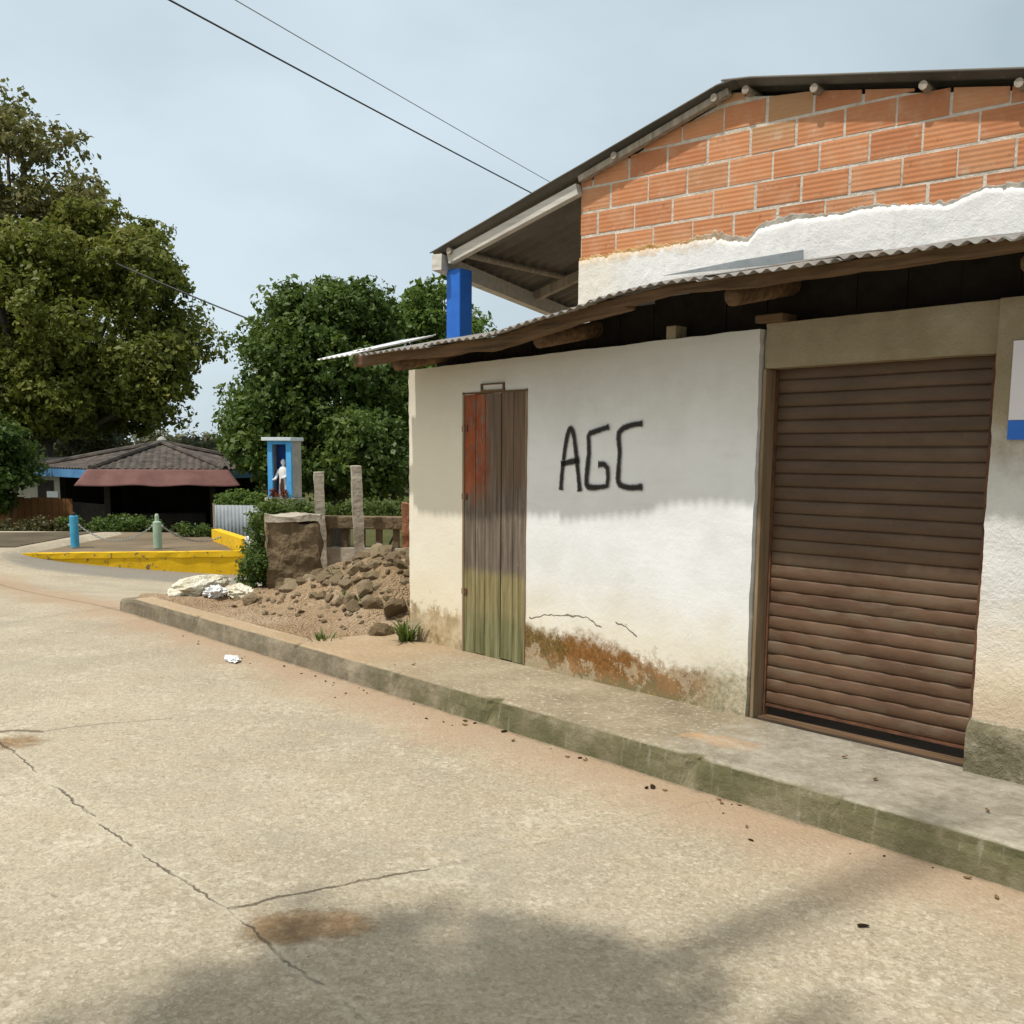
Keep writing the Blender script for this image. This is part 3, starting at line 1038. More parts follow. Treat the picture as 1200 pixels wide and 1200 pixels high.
def wall_panel(name, mat, s0, s1, z0, ztop, holes, y0, thick, parent, jit=.008, cell=.05, wave=.006, seed=0):
    """plaster panel: gently uneven front, worn arrises, openings left out"""
    def lines(a, b, cuts):
        pts_ = sorted(set([a, b] + [c for c in cuts if a < c < b]))
        out = []
        for p_, q_ in zip(pts_[:-1], pts_[1:]):
            m_ = max(1, int(round((q_ - p_) / cell)))
            out += [p_ + (q_ - p_) * i / m_ for i in range(m_)]
        return out + [b]
    S = lines(s0, s1, [h[0] for h in holes] + [h[1] for h in holes])
    Z = lines(z0, max(ztop(s0), ztop(s1)), [h[2] for h in holes] + [h[3] for h in holes])
    zt = Z[-1]
    keep = set()
    for j in range(len(Z) - 1):
        for i in range(len(S) - 1):
            cs, cz = (S[i] + S[i + 1]) / 2, (Z[j] + Z[j + 1]) / 2
            if not any(h[0] < cs < h[1] and h[2] < cz < h[3] for h in holes):
                keep.add((i, j))
    edges = {}
    for (i, j) in keep:
        for e in (((i, j), (i + 1, j)), ((i + 1, j), (i + 1, j + 1)), ((i + 1, j + 1), (i, j + 1)), ((i, j + 1), (i, j))):
            edges[e] = edges.get(e, 0) + 1
    bnd = [e for e in edges if (e[1], e[0]) not in edges]
    bv = {a for e in bnd for a in e}
    idx, vs, fs = {}, [], []

    def vid(a, back):
        key = (a, back)
        if key not in idx:
            s, z = S[a[0]], Z[a[1]]
            if a in bv:
                s += jit * (nz3(s * 9 + seed, z * 9, 1) + nz3(s * 25, z * 25 + seed, 4))
                z += jit * .6 * (nz3(s * 9, z * 9 + seed, 7))
            f = min(1, max(0, (z - 1.8) / (zt - 1.8))) if zt > 1.8 else 0
            z += f * (ztop(s) - zt)
            y = y0 + wave * nz3(s * 1.7 + seed, z * 1.7, 3) + wave * .5 * nz3(s * 6, z * 6, seed)
            if a in bv: y += .003
            idx[key] = len(vs)
            vs.append((s, y0 + thick if back else y, z))
        return idx[key]
    for (i, j) in keep:
        q = [(i, j), (i + 1, j), (i + 1, j + 1), (i, j + 1)]
        fs.append(tuple(vid(a, 0) for a in q))
        fs.append(tuple(vid(a, 1) for a in q[::-1]))
    for a, b in bnd:
        fs.append((vid(b, 0), vid(a, 0), vid(a, 1), vid(b, 1)))
    return MB().add(vs, fs).build(name, mat, parent, smooth=False)


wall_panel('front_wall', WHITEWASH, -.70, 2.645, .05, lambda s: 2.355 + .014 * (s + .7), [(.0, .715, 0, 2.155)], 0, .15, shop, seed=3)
wall_panel('shutter_lintel', DRAB, 2.66, 3.962, 2.185, lambda s: 2.43, [], .035, .12, shop, seed=9, jit=.006)
wall_panel('shutter_pier', DRAB, 3.965, 7.0, .05, lambda s: 2.43, [], .0, .16, shop, seed=14, jit=.0045, cell=.03)
mb = MB()
mb.grid(lambda s, z: (s, -.018 - .016 * sm((.40 + .03 * nz3(s * 5, 0, 2) - z) / .03) * (1 + .6 * nz3(s * 7, z * 9, 3)) + (.03 if z > .42 else 0), z), np.linspace(3.955, 7.0, 90), np.linspace(.05, .43, 14))
mb.build('pier_footing', FOOTING, shop, smooth=True)
# side, back and inner walls close the volume
for xa, xb, ye, zf, zbk, mt in ((-.695, -.55, 1.62, 2.33, 2.62, WHITEWASH), (6.85, 7.0, .70, 2.42, 2.70, DRAB)):
    mb = MB()
    vs_ = [(x_, y_, z_) for x_ in (xa, xb) for (y_, z_) in ((.152, 0), (ye, 0), (ye, zbk), (.152, zf))]
    mb.add(vs_, [(0, 1, 2, 3), (7, 6, 5, 4), (0, 4, 5, 1), (1, 5, 6, 2), (2, 6, 7, 3), (3, 7, 4, 0)])
    mb.build('side_wall', mt, shop)
# near-black boards, added to keep the gap above the wall head in shade
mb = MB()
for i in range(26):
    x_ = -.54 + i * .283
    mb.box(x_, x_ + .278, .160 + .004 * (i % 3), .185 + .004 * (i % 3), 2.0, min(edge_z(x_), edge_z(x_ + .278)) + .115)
mb.build('dark_gap_boards', simple('near_black_boards', (.008, .006, .005), (.022, .017, .013), 6, .95, .004, 20), shop)
MB().box(-.5, 6.8, .03, .8, .02, .168).build('inner_floor', DARKW, shop)  # floor coloured near-black so the gap under the shutter stays in shade
# jambs
mb = MB().box(2.652, 2.676, .030, .150, .165, 2.183)
jb = mb.build('shutter_jamb', JAMB, shop, bevel=.006)
mb = MB().box(3.90, 3.958, .120, .150, .165, 2.183)
mb.build('shutter_guide', RUST, shop)
mb = MB().box(2.678, 2.694, .122, .150, .165, 2.183)
mb.build('shutter_guide', RUST, shop)

# roller shutter: convex interlocking slats, dented low down
mb = MB()
NS = 26
zb, zt_ = .248, 2.20
pitch = (zt_ - zb) / NS
ss = np.linspace(2.692, 3.945, 112)
prof = []
for i in range(NS):
    for (f, d) in [(0, -.005), (.03, .007), (.12, .0115), (.5, .0125), (.84, .011), (.93, .008), (.97, .0)]:
        prof.append((zb + (i + f) * pitch, d, i))
prof.append((zt_, 0, NS))


def slat(s, k_):
    z, d, i = prof[int(k_)]
    low_ = sm((1.30 - z) / .5)
    ph = i * 2.4
    dent = low_ * (.0014 * math.sin(s * 34 + ph) + .005 * nz3(s * 4, i * .9, 2) + .003 * nz3(s * 14, i * 2.1, 5))
    sag = .004 * nz3(s * 1.5, i * .5, 6)
    zz_ = z + sag + low_ * .0022 * math.sin(s * 34 + ph + 1.2 + 2 * nz3(s * 3, i, 8)) * (d / .0125)
    return (s, .145 - d * (1 + low_ * .10 * math.sin(s * 34 + ph)) - dent + .004 * nz3(s * .8, i * 1.7, 4), zz_)


mb.grid(slat, ss, range(len(prof)))
sh = mb.build('roller_shutter', SHUTTER, shop, smooth=True)
MB().box(2.695, 3.945, .128, .160, .232, .246).build('bottom_rail', RUST, sh)
MB().box(2.680, 3.955, .07, .16, .150, .176).build('threshold', BEAM, shop, bevel=.004)

# plank door
mb = MB()
widths = [.0, .135, .245, .43, .565, .70]
door = empty('plank_door', (0, 0, 0))
door.parent = shop
door['label'] = 'narrow plank door with red paint peeling at the top and green moss at the foot'
for a, b, zl in zip(widths[:-1], widths[1:], (.172, .176, .170, .180, .174)):
    dy = rnd.uniform(-.003, .003)
    ss_ = [a + .008 + .006, a + .014, b + .006]
    mb.box(a + .010, b + .006, .006 + dy, .036 + dy, zl, 2.14 + rnd.uniform(-.006, .006))
pk = mb.build('planks', DOOR, door, bevel=.004)
MB().box(.4385, .4455, -.001, .004, .19, 2.13).build('centre_gap', DARKW, door)
MB().box(.0, .716, .06, .075, .165, 2.153).build('backing', DARKW, door)
for hz_ in (.62, 1.35, 1.86):
    MB().box(-.012, .05, -.003, .004, hz_, hz_ + .045).build('hinge', RUST, door)
MB().box(.215, .475, -.010, .02, 2.149, 2.160).box(.215, .230, -.010, .02, 2.161, 2.196).box(.460, .475, -.010, .02, 2.161, 2.196).box(.215, .475, -.010, .02, 2.197, 2.207).build('door_head', BEAM, shop)
MB().box(-.004, .7185, -.006, .05, 2.136, 2.149).build('door_frame', BEAM, shop)
MB().box(-.004, .014, -.004, .06, .165, 2.153).build('door_frame', JAMB, shop)
MB().box(.704, .7185, -.004, .06, .165, 2.153).build('door_frame', JAMB, shop)

# sprayed lettering A G C
LET = [
    [(1.075, 1.466), (1.084, 1.56), (1.096, 1.647), (1.110, 1.74), (1.128, 1.815), (1.145, 1.858), (1.163, 1.874), (1.180, 1.855), (1.194, 1.815), (1.212, 1.73), (1.228, 1.627), (1.244, 1.54), (1.256, 1.461)],
    [(1.085, 1.632), (1.15, 1.643), (1.235, 1.659)],
    [(1.502, 1.872), (1.45, 1.862), (1.391, 1.846), (1.345, 1.838), (1.328, 1.818), (1.334, 1.76), (1.337, 1.711), (1.327, 1.63), (1.318, 1.546), (1.318, 1.50), (1.335, 1.480), (1.40, 1.480), (1.46, 1.486), (1.508, 1.496), (1.513, 1.56), (1.505, 1.612), (1.475, 1.634), (1.435, 1.634)],
    [(1.787, 1.890), (1.74, 1.888), (1.692, 1.880), (1.64, 1.866), (1.600, 1.838), (1.598, 1.80), (1.611, 1.712), (1.604, 1.61), (1.600, 1.54), (1.612, 1.510), (1.645, 1.494), (1.70, 1.488), (1.80, 1.494)],
]
mb = MB()
mb.uv = []
for st in LET:
    # resample the stroke finely
    fine_ = []
    for a, b in zip(st[:-1], st[1:]):
        for i in range(4):
            t = i / 4
            fine_.append((a[0] + (b[0] - a[0]) * t, a[1] + (b[1] - a[1]) * t))
    fine_.append(st[-1])
    vs, fs = [], []
    n_ = len(fine_)
    for i, q in enumerate(fine_):
        a, b = fine_[max(i - 2, 0)], fine_[min(i + 2, n_ - 1)]
        dx, dz = b[0] - a[0], b[1] - a[1]
        l_ = math.hypot(dx, dz) or 1
        wv = .0255 * (1 + .25 * nz3(q[0] * 7, q[1] * 7, 2)) * (1.25 if i in (0, n_ - 1) else 1)
        if i == 0: q = (q[0] - dx / l_ * .012, q[1] - dz / l_ * .012)
        if i == n_ - 1: q = (q[0] + dx / l_ * .012, q[1] + dz / l_ * .012)
        nx, nz_ = -dz / l_ * wv, dx / l_ * wv
        for kk in (-1, 0, 1):
            vs.append((q[0] + nx * kk, -.0085, q[1] + nz_ * kk))
            mb.uv.append((i / n_, kk))
    for i in range(n_ - 1):
        for kk in (0, 1):
            fs.append((3 * i + kk, 3 * i + kk + 1, 3 * i + kk + 4, 3 * i + kk + 3))
    mb.add(vs, fs)
mb.build('graffiti', SPRAY, shop)

# lean-to roof --------------------------------------------------------------
def back_y(s):
    return 1.677 - .148 * (s + .449) - .012


OV = .55
SLP = .205


def roof_z(s, y):
    return edge_z(s) + (y + OV) * SLP * (1 + .06 * nz3(s, y, 3))


roof = None
cuts = [-.62, .22, 1.02, 1.80, 2.62, 3.40, 4.2, 5.0, 5.8, 6.6, 7.3]
mb = MB()
for i, (a, b) in enumerate(zip(cuts[:-1], cuts[1:])):
    yo = -OV + (.0, .010, -.006, .006, -.004, .008, 0, -.006, .004, 0)[i]
    dz = (.0, .007)[i % 2]
    til = rnd.uniform(-.006, .006)
    ss = np.arange(a, b + .075, .0095)
    ys_ = np.linspace(0, 1, 9)

    def sheet(s, v, yo=yo, dz=dz, a=a, til=til):
        y = yo + (back_y(s) - yo) * v
        z = roof_z(s, y) + dz + til * (s - a) + .009 * math.sin(2 * math.pi * s / .076) - .009
        z += .012 * nz3(s * 2.2, y * 1.5, 7)
        return (s, y + .006 * nz3(s * 9, i, 2) * (1 - v), z)
    mb.grid(sheet, ss, ys_)
roof = mb.build('lean_to_roof', IRON, shop, smooth=True, solid=.003)
mb = MB()
mb.grid(lambda s, y: (s, y, edge_z(s) + .000 + (y + OV) * .26 + .007 * math.sin(2 * math.pi * s / .076)), np.arange(-1.26, -.72, .0095), np.linspace(-.50, .3, 5))
mb.build('loose_sheet', BRIGHTIRON, roof, smooth=True, solid=.003)
mb = MB()
mb.grid(lambda s, y: (s, y, edge_z(s) + .024 + (y + OV) * .235 + .006 * math.sin(2 * math.pi * s / .076)), np.arange(-.68, -.38, .0095), np.linspace(-.545, -.25, 5))
mb.build('loose_sheet', BRIGHTIRON, roof, smooth=True, solid=.003)


# eave timber following the roof edge
def timber_run(name, s0, s1, y0, y1, ztop_fn, h_fn, seed, mat=BEAM, parent=shop):
    ss = np.linspace(s0, s1, max(4, int((s1 - s0) / .08)))
    vs, fs = [], []
    for s in ss:
        zt2 = ztop_fn(s)
        hh = h_fn(s)
        jy = .014 * nz3(s * 3, seed, 1)
        for (y, z) in ((y0, zt2 - hh), (y1, zt2 - hh), (y1, zt2), (y0, zt2)):
            vs.append((s, y + jy + .004 * nz3(s * 12, y * 9, seed), z + .012 * nz3(s * 4, z * 3 + y, seed) + .005 * nz3(s * 15, z * 9, seed)))
    for i in range(len(ss) - 1):
        for j in range(4):
            fs.append((i * 4 + j, i * 4 + (j + 1) % 4, (i + 1) * 4 + (j + 1) % 4, (i + 1) * 4 + j))
    fs += [(0, 3, 2, 1), tuple(range(len(vs) - 4, len(vs)))]
    return MB().add(vs, fs).build(name, mat, parent, bevel=.008)


timber_run('eave_beam', -.80, 2.05, -.455, -.375, lambda s: edge_z(s) + .004, lambda s: .078 + .022 * nz3(s * 1.5, 2, 2), 2, parent=roof)
timber_run('eave_beam', 1.95, 7.2, -.470, -.400, lambda s: edge_z(s) + .004, lambda s: .056 + .024 * nz3(s * 1.5, 5, 2), 6, parent=roof)
for s in (-.35, 1.22, 2.72, 4.25, 5.6):
    mb = MB()
    mb.tube([(s, -.37, edge_z(s) - .085), (s + .02, .3, edge_z(s) + .06), (s, .9, edge_z(s) + .19)], [.052, .055, .05], 9)
    mb.build('rafter', BEAM, roof, smooth=True)
MB().box(1.955, 2.03, .01, .12, 2.39, 2.475).build('rafter_block', DRAB, shop, bevel=.006)
MB().box(2.62, 2.80, -.02, .13, 2.432, 2.475).build('rafter_block', BEAM, shop, bevel=.006)

# poster hanging on the pier
post = empty('poster', fw(4.045, .012, 1.78), PHI, 'white poster with a blue bottom band, cut off by the right edge of the photo', 'poster')
MB().box(0, .62, .0, .004, .09, .45).build('sheet', simple('poster_white', (.66, .62, .66), (.76, .74, .78), 2, .6, .001, 10), post)
MB().box(.0, .62, -.001, .0045, 0, .088).build('blue_band', BLUE, post)

# ------------------------------------------------------------------ the brick house behind
GB = Vector((.574, 9.3, 0))
GPHI = math.atan2(-.642, .766)
GD = Vector((math.cos(GPHI), math.sin(GPHI), 0))
GN = Vector((GD.y, -GD.x, 0))
house = empty('brick_house', GB, GPHI, 'orange block house with a grey gable roof rising behind the white shop', 'house')
RID = (1.44, 4.545)
SL, SR = .290, .187


def gz(g):
    return RID[1] - (RID[0] - g) * SL if g < RID[0] else RID[1] - (g - RID[0]) * SR


def gtop(g):
    return gz(g) - (.085 if g < RID[0] else .055)


# core wall of mortar
g_end = 6.2
core = [(.004, 0), (g_end, 0), (g_end, gtop(g_end) - .03), (RID[0], gtop(RID[0]) - .03), (.004, gtop(0) - .03)]
mb = MB()
mb.prism_y(core, .0035, .14)
mb.build('gable_wall', MORTAR, house)
MB().box(.004, .14, .142, 4.5, 0, gtop(0) - .02).build('side_wall', MORTAR, house)
MB().box(g_end - .14, g_end, .142, 4.5, 0, gtop(g_end) - .03).build('side_wall', MORTAR, house)
mb = MB()
mb.prism_y(core, 4.51, 4.65)
mb.build('back_wall', MORTAR, house)
# the blocks
mb = MB()
row_h, bl = .2065, .372
z_r = 3.375
r_i = 0
rb = random.Random(5)
while z_r < 4.6:
    off = (0, -.19, -.06, -.25, -.12, -.3)[r_i % 6]
    g = off
    while g < g_end:
        a, b = max(g + .010, .0), min(g + bl - .010 + rb.uniform(-.008, .008), g_end)
        g += bl
        if b - a < .03: continue
        z0, z1 = z_r + .013 + rb.uniform(-.006, .004), z_r + row_h - .012 + rb.uniform(-.004, .006)
        pts_ = [a, b] if not (a < RID[0] < b) else [a, RID[0], b]
        tops = [(x_, min(z1, gtop(x_) - (.0 if x_ > RID[0] else .0))) for x_ in pts_]
        if max(t[1] for t in tops) - z0 < .045: continue
        tops = [(x_, max(t_, z0 + .004)) for x_, t_ in tops]
        poly = [(a, z0), (b, z0)] + tops[::-1]
        # clip where the rake cuts the block's side
        dy = rb.uniform(-.0015, .0015)
        mb.prism_y(poly, .000 + dy, .02)
    z_r += row_h
    r_i += 1
mb.build('block_courses', BRICK, house, bevel=.003)

# torn plaster over the lower part
PT = [(0, 3.405), (.3, 3.415), (.44, 3.42), (.82, 3.42), (1.1, 3.43), (1.32, 3.435), (1.42, 3.40), (1.62, 3.37), (1.68, 3.42), (1.72, 3.455), (2.0, 3.484), (2.3, 3.473), (2.66, 3.487), (2.95, 3.46), (3.12, 3.425), (3.25, 3.47), (3.36, 3.503), (3.6, 3.475), (4.4, 3.46), (6.2, 3.45)]


def plast(g):
    for (a, za), (b, zb_) in zip(PT[:-1], PT[1:]):
        if g <= b:
            z = za + (zb_ - za) * (g - a) / (b - a)
            break
    j = .022 if g < 1.7 else .012
    return z + j * (nz3(g * 9, 1, 1) + .9 * nz3(g * 26, 2, 4) + .7 * nz3(g * 60, 2, 7))


mb = MB()
mb.grid(lambda g, v: (g - .004, -.014 + .004 * nz3(g * 5, v * 8, 2) + .003 * nz3(g * 16, v * 20, 5) + (.03 if v > .999 else 0) + .003 * sm((v - .97) / .03), 1.9 + (plast(g) - 1.9) * v),
        np.arange(0, 6.2, .011), np.concatenate([np.linspace(0, .9, 50), [.93, .96, .985, 1.0]]))
mb.build('torn_plaster', FLAKE, house, smooth=True)
mb = MB()
mb.grid(lambda g, v: (g - .002, -.009 + .002 * nz3(g * 9, v * 3, 2) + (.03 if v > .99 else 0), plast(g) - .06 + v * (.068 + .05 * nz3(g * 2.3, 5, 2) + .018 * nz3(g * 19, 3, 2) + .012 * nz3(g * 50, 3, 9) + .035 * math.exp(-((g - 1.45) / .3) ** 2))),
        np.arange(0, 6.2, .012), [0, .3, .6, .8, .92, 1.0])
SM = M('smeared_mortar', .95, .15)
_p = SM.obj()
_x = SM.xyz(_p)[0]
_n = SM.noise(_p, 9, 6, .7)
SM.color(SM.mix(SM.step(SM.math('ADD', _x, SM.math('MULTIPLY', _n, .8)), 2.1, 1.2), SM.ramp(_n, [(.35, (.27, .25, .21)), (.65, (.48, .45, .40))]), SM.ramp(_n, [(.35, (.36, .19, .06)), (.65, (.60, .42, .22))])))
SM.bump(_n, .015, .8)
mb.build('mortar_smear', SM.m, house, smooth=True)
MB().prism_y([(.88, 3.16), (2.11, 3.14), (2.105, 3.225), (1.55, 3.205), (.95, 3.165)], -.062, -.054).build('flashing_strip', ZINC, house)

# gable roof ------------------------------------------------------------------
OVG = .13


def eave_g(y):
    return -1.72 - .20 * (y + OVG)


def lroof(u, v):
    y = -OVG + 5.2 * v
    g = RID[0] + (eave_g(y) - RID[0]) * u
    return (g, y, gz(g) + .018 * math.sin(2 * math.pi * (y + OVG) / .177) + .004 * nz3(g * 3, y * 3, 1))


mb = MB()
mb.grid(lroof, np.linspace(-.02, 1, 24), np.linspace(0, 1, 240))
mb.grid(lambda u, v: (RID[0] + (g_end + .6 - RID[0]) * u, -OVG + 5.2 * v, gz(RID[0] + (g_end + .6 - RID[0]) * u) + .012 + .018 * math.sin(2 * math.pi * (5.2 * v) / .177)), np.linspace(-.006, 1, 24), np.linspace(0, 1, 240))
groof = mb.build('gable_roof', FIBRE, house, smooth=True, solid=.012)
for g in (-1.50, .40, 1.33, 1.60, 2.15, 2.935, 3.545, 4.4, 5.3):
    zc = gz(g) - .062
    MB().tube([(g, -OVG + .03, zc), (g, 2.0, zc)], .031, 9).build('purlin', GREYWOOD, groof, smooth=False)
for y, mat_, wd in ((-.03, PALEWOOD, .075), (1.75, GREYWOOD, .07), (3.4, GREYWOOD, .07)):
    e = eave_g(y) + .20
    MB().beam((-.002, y, gz(-.002) - .145), (e, y, gz(e) - .115), wd, .095).build('rafter', mat_, groof)
MB().beam((.02, -.045, gz(.02) - .075), (RID[0], -.045, gz(RID[0]) - .06), .06, .05).build('rafter', GREYWOOD, groof)
e0, e1 = eave_g(-.14) + .10, eave_g(4.4) + .12
MB().beam((e0, -.14, gz(e0) - .125), (e1, 4.4, gz(e1) - .125), .11, .15).build('eave_beam', PALEWOOD, groof)
# blue corner post
MB().box(-1.605, -1.425, -.02, .16, 0, gz(-1.6) - .19).build('corner_post', BLUE, house, bevel=.01)

# ------------------------------------------------------------------ rubble heap, ruin and litter beside the shop
def rock_mesh(seed, name='stone'):
    import bmesh
    bm = bmesh.new()
    bmesh.ops.create_icosphere(bm, subdivisions=3, radius=1)
    rr = random.Random(seed)
    pl = []
    for _ in range(15):
        n = Vector((rr.uniform(-1, 1), rr.uniform(-1, 1), rr.uniform(-1, 1))).normalized()
        pl.append((n, rr.uniform(.42, .80)))
    for v in bm.verts:
        d = v.co.normalized()
        r = 1.0
        for n, q in pl:
            t = d.dot(n)
            if t > .01: r = min(r, q / t)
        r *= 1 + .08 * noise.noise(d * 3 + Vector((seed, 0, 0))) + .04 * noise.noise(d * 9)
        v.co = d * r
    me = bpy.data.meshes.new(name)
    bm.to_mesh(me)
    bm.free()
    me.materials.append(RUBBLE)
    return me


rocks = [rock_mesh(i + 1) for i in range(9)]
rr = random.Random(21)


def stone(s, o, z, size, label='rough brown stone in the rubble heap beside the white shop', group='stones of the rubble heap', sq=(1, .8, .62)):
    ob = bpy.data.objects.new('rubble_stone', rr.choice(rocks))
    COL.objects.link(ob)
    ob.location = fw(s, o, z)
    ob.scale = (size * sq[0] * rr.uniform(.8, 1.3), size * sq[1] * rr.uniform(.8, 1.2), size * sq[2] * rr.uniform(.8, 1.2))
    ob.rotation_euler = (rr.uniform(-.4, .4), rr.uniform(-.4, .4), rr.uniform(0, 6.28))
    return tag(ob, label, 'stone', group)


cnt = 0
tries = 0
placed = []
while cnt < 285 and tries < 16000:
    tries += 1
    s = rr.uniform(-3.9, -.85)
    o = rr.uniform(-1.7, .30)
    hgt = (earth_z(s, o) - .15) / .5
    if rr.random() > min(1, max(0, hgt)) * 1.5 + .035: continue
    size = rr.choice((.05, .07, .09, .12, .15)) * rr.uniform(.8, 1.2) if hgt > .25 else rr.uniform(.018, .06)
    if any((s - a) ** 2 + (o - b) ** 2 < (.50 * (size + c_)) ** 2 for a, b, c_ in placed): continue
    placed.append((s, o, size))
    stone(s, o, earth_z(s, o) + size * .12, size)
    cnt += 1
for s, o, size, lab in [(-.98, .09, .135, 'block-shaped pale stone lying at the foot of the shop corner'),
                        (-1.32, -.30, .14, 'flat grey stone at the front of the rubble heap'),
                        (-1.72, -.10, .12, 'long greenish stone at the front of the rubble heap'),
                        (-3.30, .10, .15, 'brown earthy lump beside the white plastic on the dirt')]:
    stone(s, o, earth_z(s, o) + size * .35, size, lab, None, (1.1, .9, .75))

# ruin of a mud wall
ruin = None
mb = MB()
c0 = onz(345, 686, .2)
rs_, ro_ = (c0 - P0).dot(DS), (c0 - P0).dot(DN)


def ruin_pt(u, v):
    pass


def rough_block(name, x0, x1, y0, y1, z0, z1, mat, seed, amp=.03, cell=.07, parent=None):
    nx, ny, nz_ = [max(2, int((b - a) / cell)) for a, b in ((x0, x1), (y0, y1), (z0, z1))]
    import bmesh
    bm = bmesh.new()
    bmesh.ops.create_cube(bm, size=1)
    bmesh.ops.subdivide_edges(bm, edges=bm.edges[:], cuts=max(nx, ny, nz_, 6), use_grid_fill=True)
    for v in bm.verts:
        q = Vector(((v.co.x + .5) * (x1 - x0) + x0, (v.co.y + .5) * (y1 - y0) + y0, (v.co.z + .5) * (z1 - z0) + z0))
        n = noise.noise_vector(q * 5 + Vector((seed, 0, 0))) * amp + noise.noise_vector(q * 14 + Vector((0, seed, 0))) * amp * .5
        if v.co.z > .49: n.z += amp * 1.5 * noise.noise(q * 3)
        v.co = q + n
    me = bpy.data.meshes.new(name)
    bm.to_mesh(me)
    bm.free()
    me.materials.append(mat)
    o = bpy.data.objects.new(name, me)
    COL.objects.link(o)
    if parent: o.parent = parent
    return o


pa = at(345, 690, 11.7)
rw = empty('ruined_wall', (pa.x, pa.y, .1), math.radians(8), 'thick broken end of an old mud wall behind the rubble heap', 'wall')
rough_block('wall_body', -.29, .29, -.15, .30, -.1, .80, MUD, 4, .045, .06, rw)
rough_block('wall_cap', -.31, .31, -.17, .32, .815, .885, POSTC, 9, .025, .06, rw)

# low railing wall with two concrete posts
pb = at(425, 640, 13.0)
lw = empty('low_railing_wall', (pb.x - .55, pb.y, .3), math.radians(-4), 'low mossy concrete railing with dark openings behind the posts', 'wall')
MB().box(0, 1.9, 0, .16, -.4, .20).build('base', POSTC, lw, bevel=.01)
MB().box(0, 1.9, -.02, .18, .44, .60).build('top_rail', MUD, lw, bevel=.015)
for i in range(9):
    MB().box(.06 + i * .22, .13 + i * .22, .03, .13, .202, .438).build('baluster', MUD, lw)
for (x, yt, yb, Y, wpx, lab) in ((377, 553, 650, 12.9, 11, 'shorter concrete post, left of the two behind the rubble'), (421.5, 546, 650, 12.7, 12, 'taller speckled concrete post, right of the two behind the rubble')):
    a, b = at(x, yt, Y), at(x, yb, Y)
    wd = wpx * Y / FPX
    po = rough_block('concrete_post', -wd / 2, wd / 2, -wd / 2, wd / 2, -.2, a.z - b.z, POSTC, x, .012, .05)
    po.location = (b.x, b.y, b.z)
    po.rotation_euler = (0, math.radians(-1.2 if x < 400 else -2.0), math.radians(12))
    tag(po, lab, 'post')
br = at(470, 650, 12.4)
bo = rough_block('brick_stub', -.12, .12, -.1, .1, -.2, .62, simple('red_brick_stub', (.22, .09, .05), (.36, .17, .09), 6, .95, .02, 20), 3, .02, .05)
bo.location = (br.x + .13, br.y + .1, br.z)
tag(bo, 'reddish brick stub between the railing and the shop wall', 'wall')


# sack, plastic and scraps
def crumple(name, prof_pts, rad, mat, seed, flat_, amp, label, cat):
    import bmesh
    bm = bmesh.new()
    bmesh.ops.create_icosphere(bm, subdivisions=4, radius=1)
    a, b = Vector(prof_pts[0]), Vector(prof_pts[1])
    ax = (b - a)
    ln = ax.length / 2
    c_ = (a + b) / 2
    t = ax.normalized()
    s_ = t.cross(Vector((0, 0, 1))).normalized()
    u_ = s_.cross(t)
    for v in bm.verts:
        d = v.co.copy()
        n = noise.noise(d * 2.2 + Vector((seed, 0, 0))) * amp + noise.noise(d * 6 + Vector((0, seed, 0))) * amp * .6 + abs(noise.noise(d * 11)) * amp * .35
        r = 1 + n
        taper = 1 - .25 * d.x
        v.co = c_ + t * d.x * ln * r + s_ * d.y * rad * r * taper + u_ * d.z * rad * flat_ * r * taper - c_
    me = bpy.data.meshes.new(name)
    bm.to_mesh(me)
    bm.free()
    me.materials.append(mat)
    o = bpy.data.objects.new(name, me)
    COL.objects.link(o)
    o.location = c_
    return tag(o, label, cat)


q1, q2 = onz(202, 695, .20), onz(266, 680, .26)
crumple('sack', (q1, q2), .19, SACK, 3, .60, .22, 'long stuffed off-white sack lying on the dirt near the yellow wall', 'sack')
q1, q2 = onz(242, 695, .20), onz(266, 692, .22)
crumple('plastic_bag', (q1, q2), .085, PLASTIC, 8, .7, .6, 'small crumpled white plastic bag between the two sacks', 'bag')
q1, q2 = onz(272, 691, .22), onz(294, 697, .2)
crumple('sack', (q1, q2), .11, SACK, 12, .65, .35, 'smaller grey-white sack beside the bush, right of the plastic bag', 'sack')
q1, q2 = fw(-1.60, 1.16, .02), fw(-1.43, 1.20, .02)
crumple('paper_scrap', (q1, q2), .05, PLASTIC, 5, .45, .5, 'white paper scrap lying on the road at the foot of the kerb', 'litter')

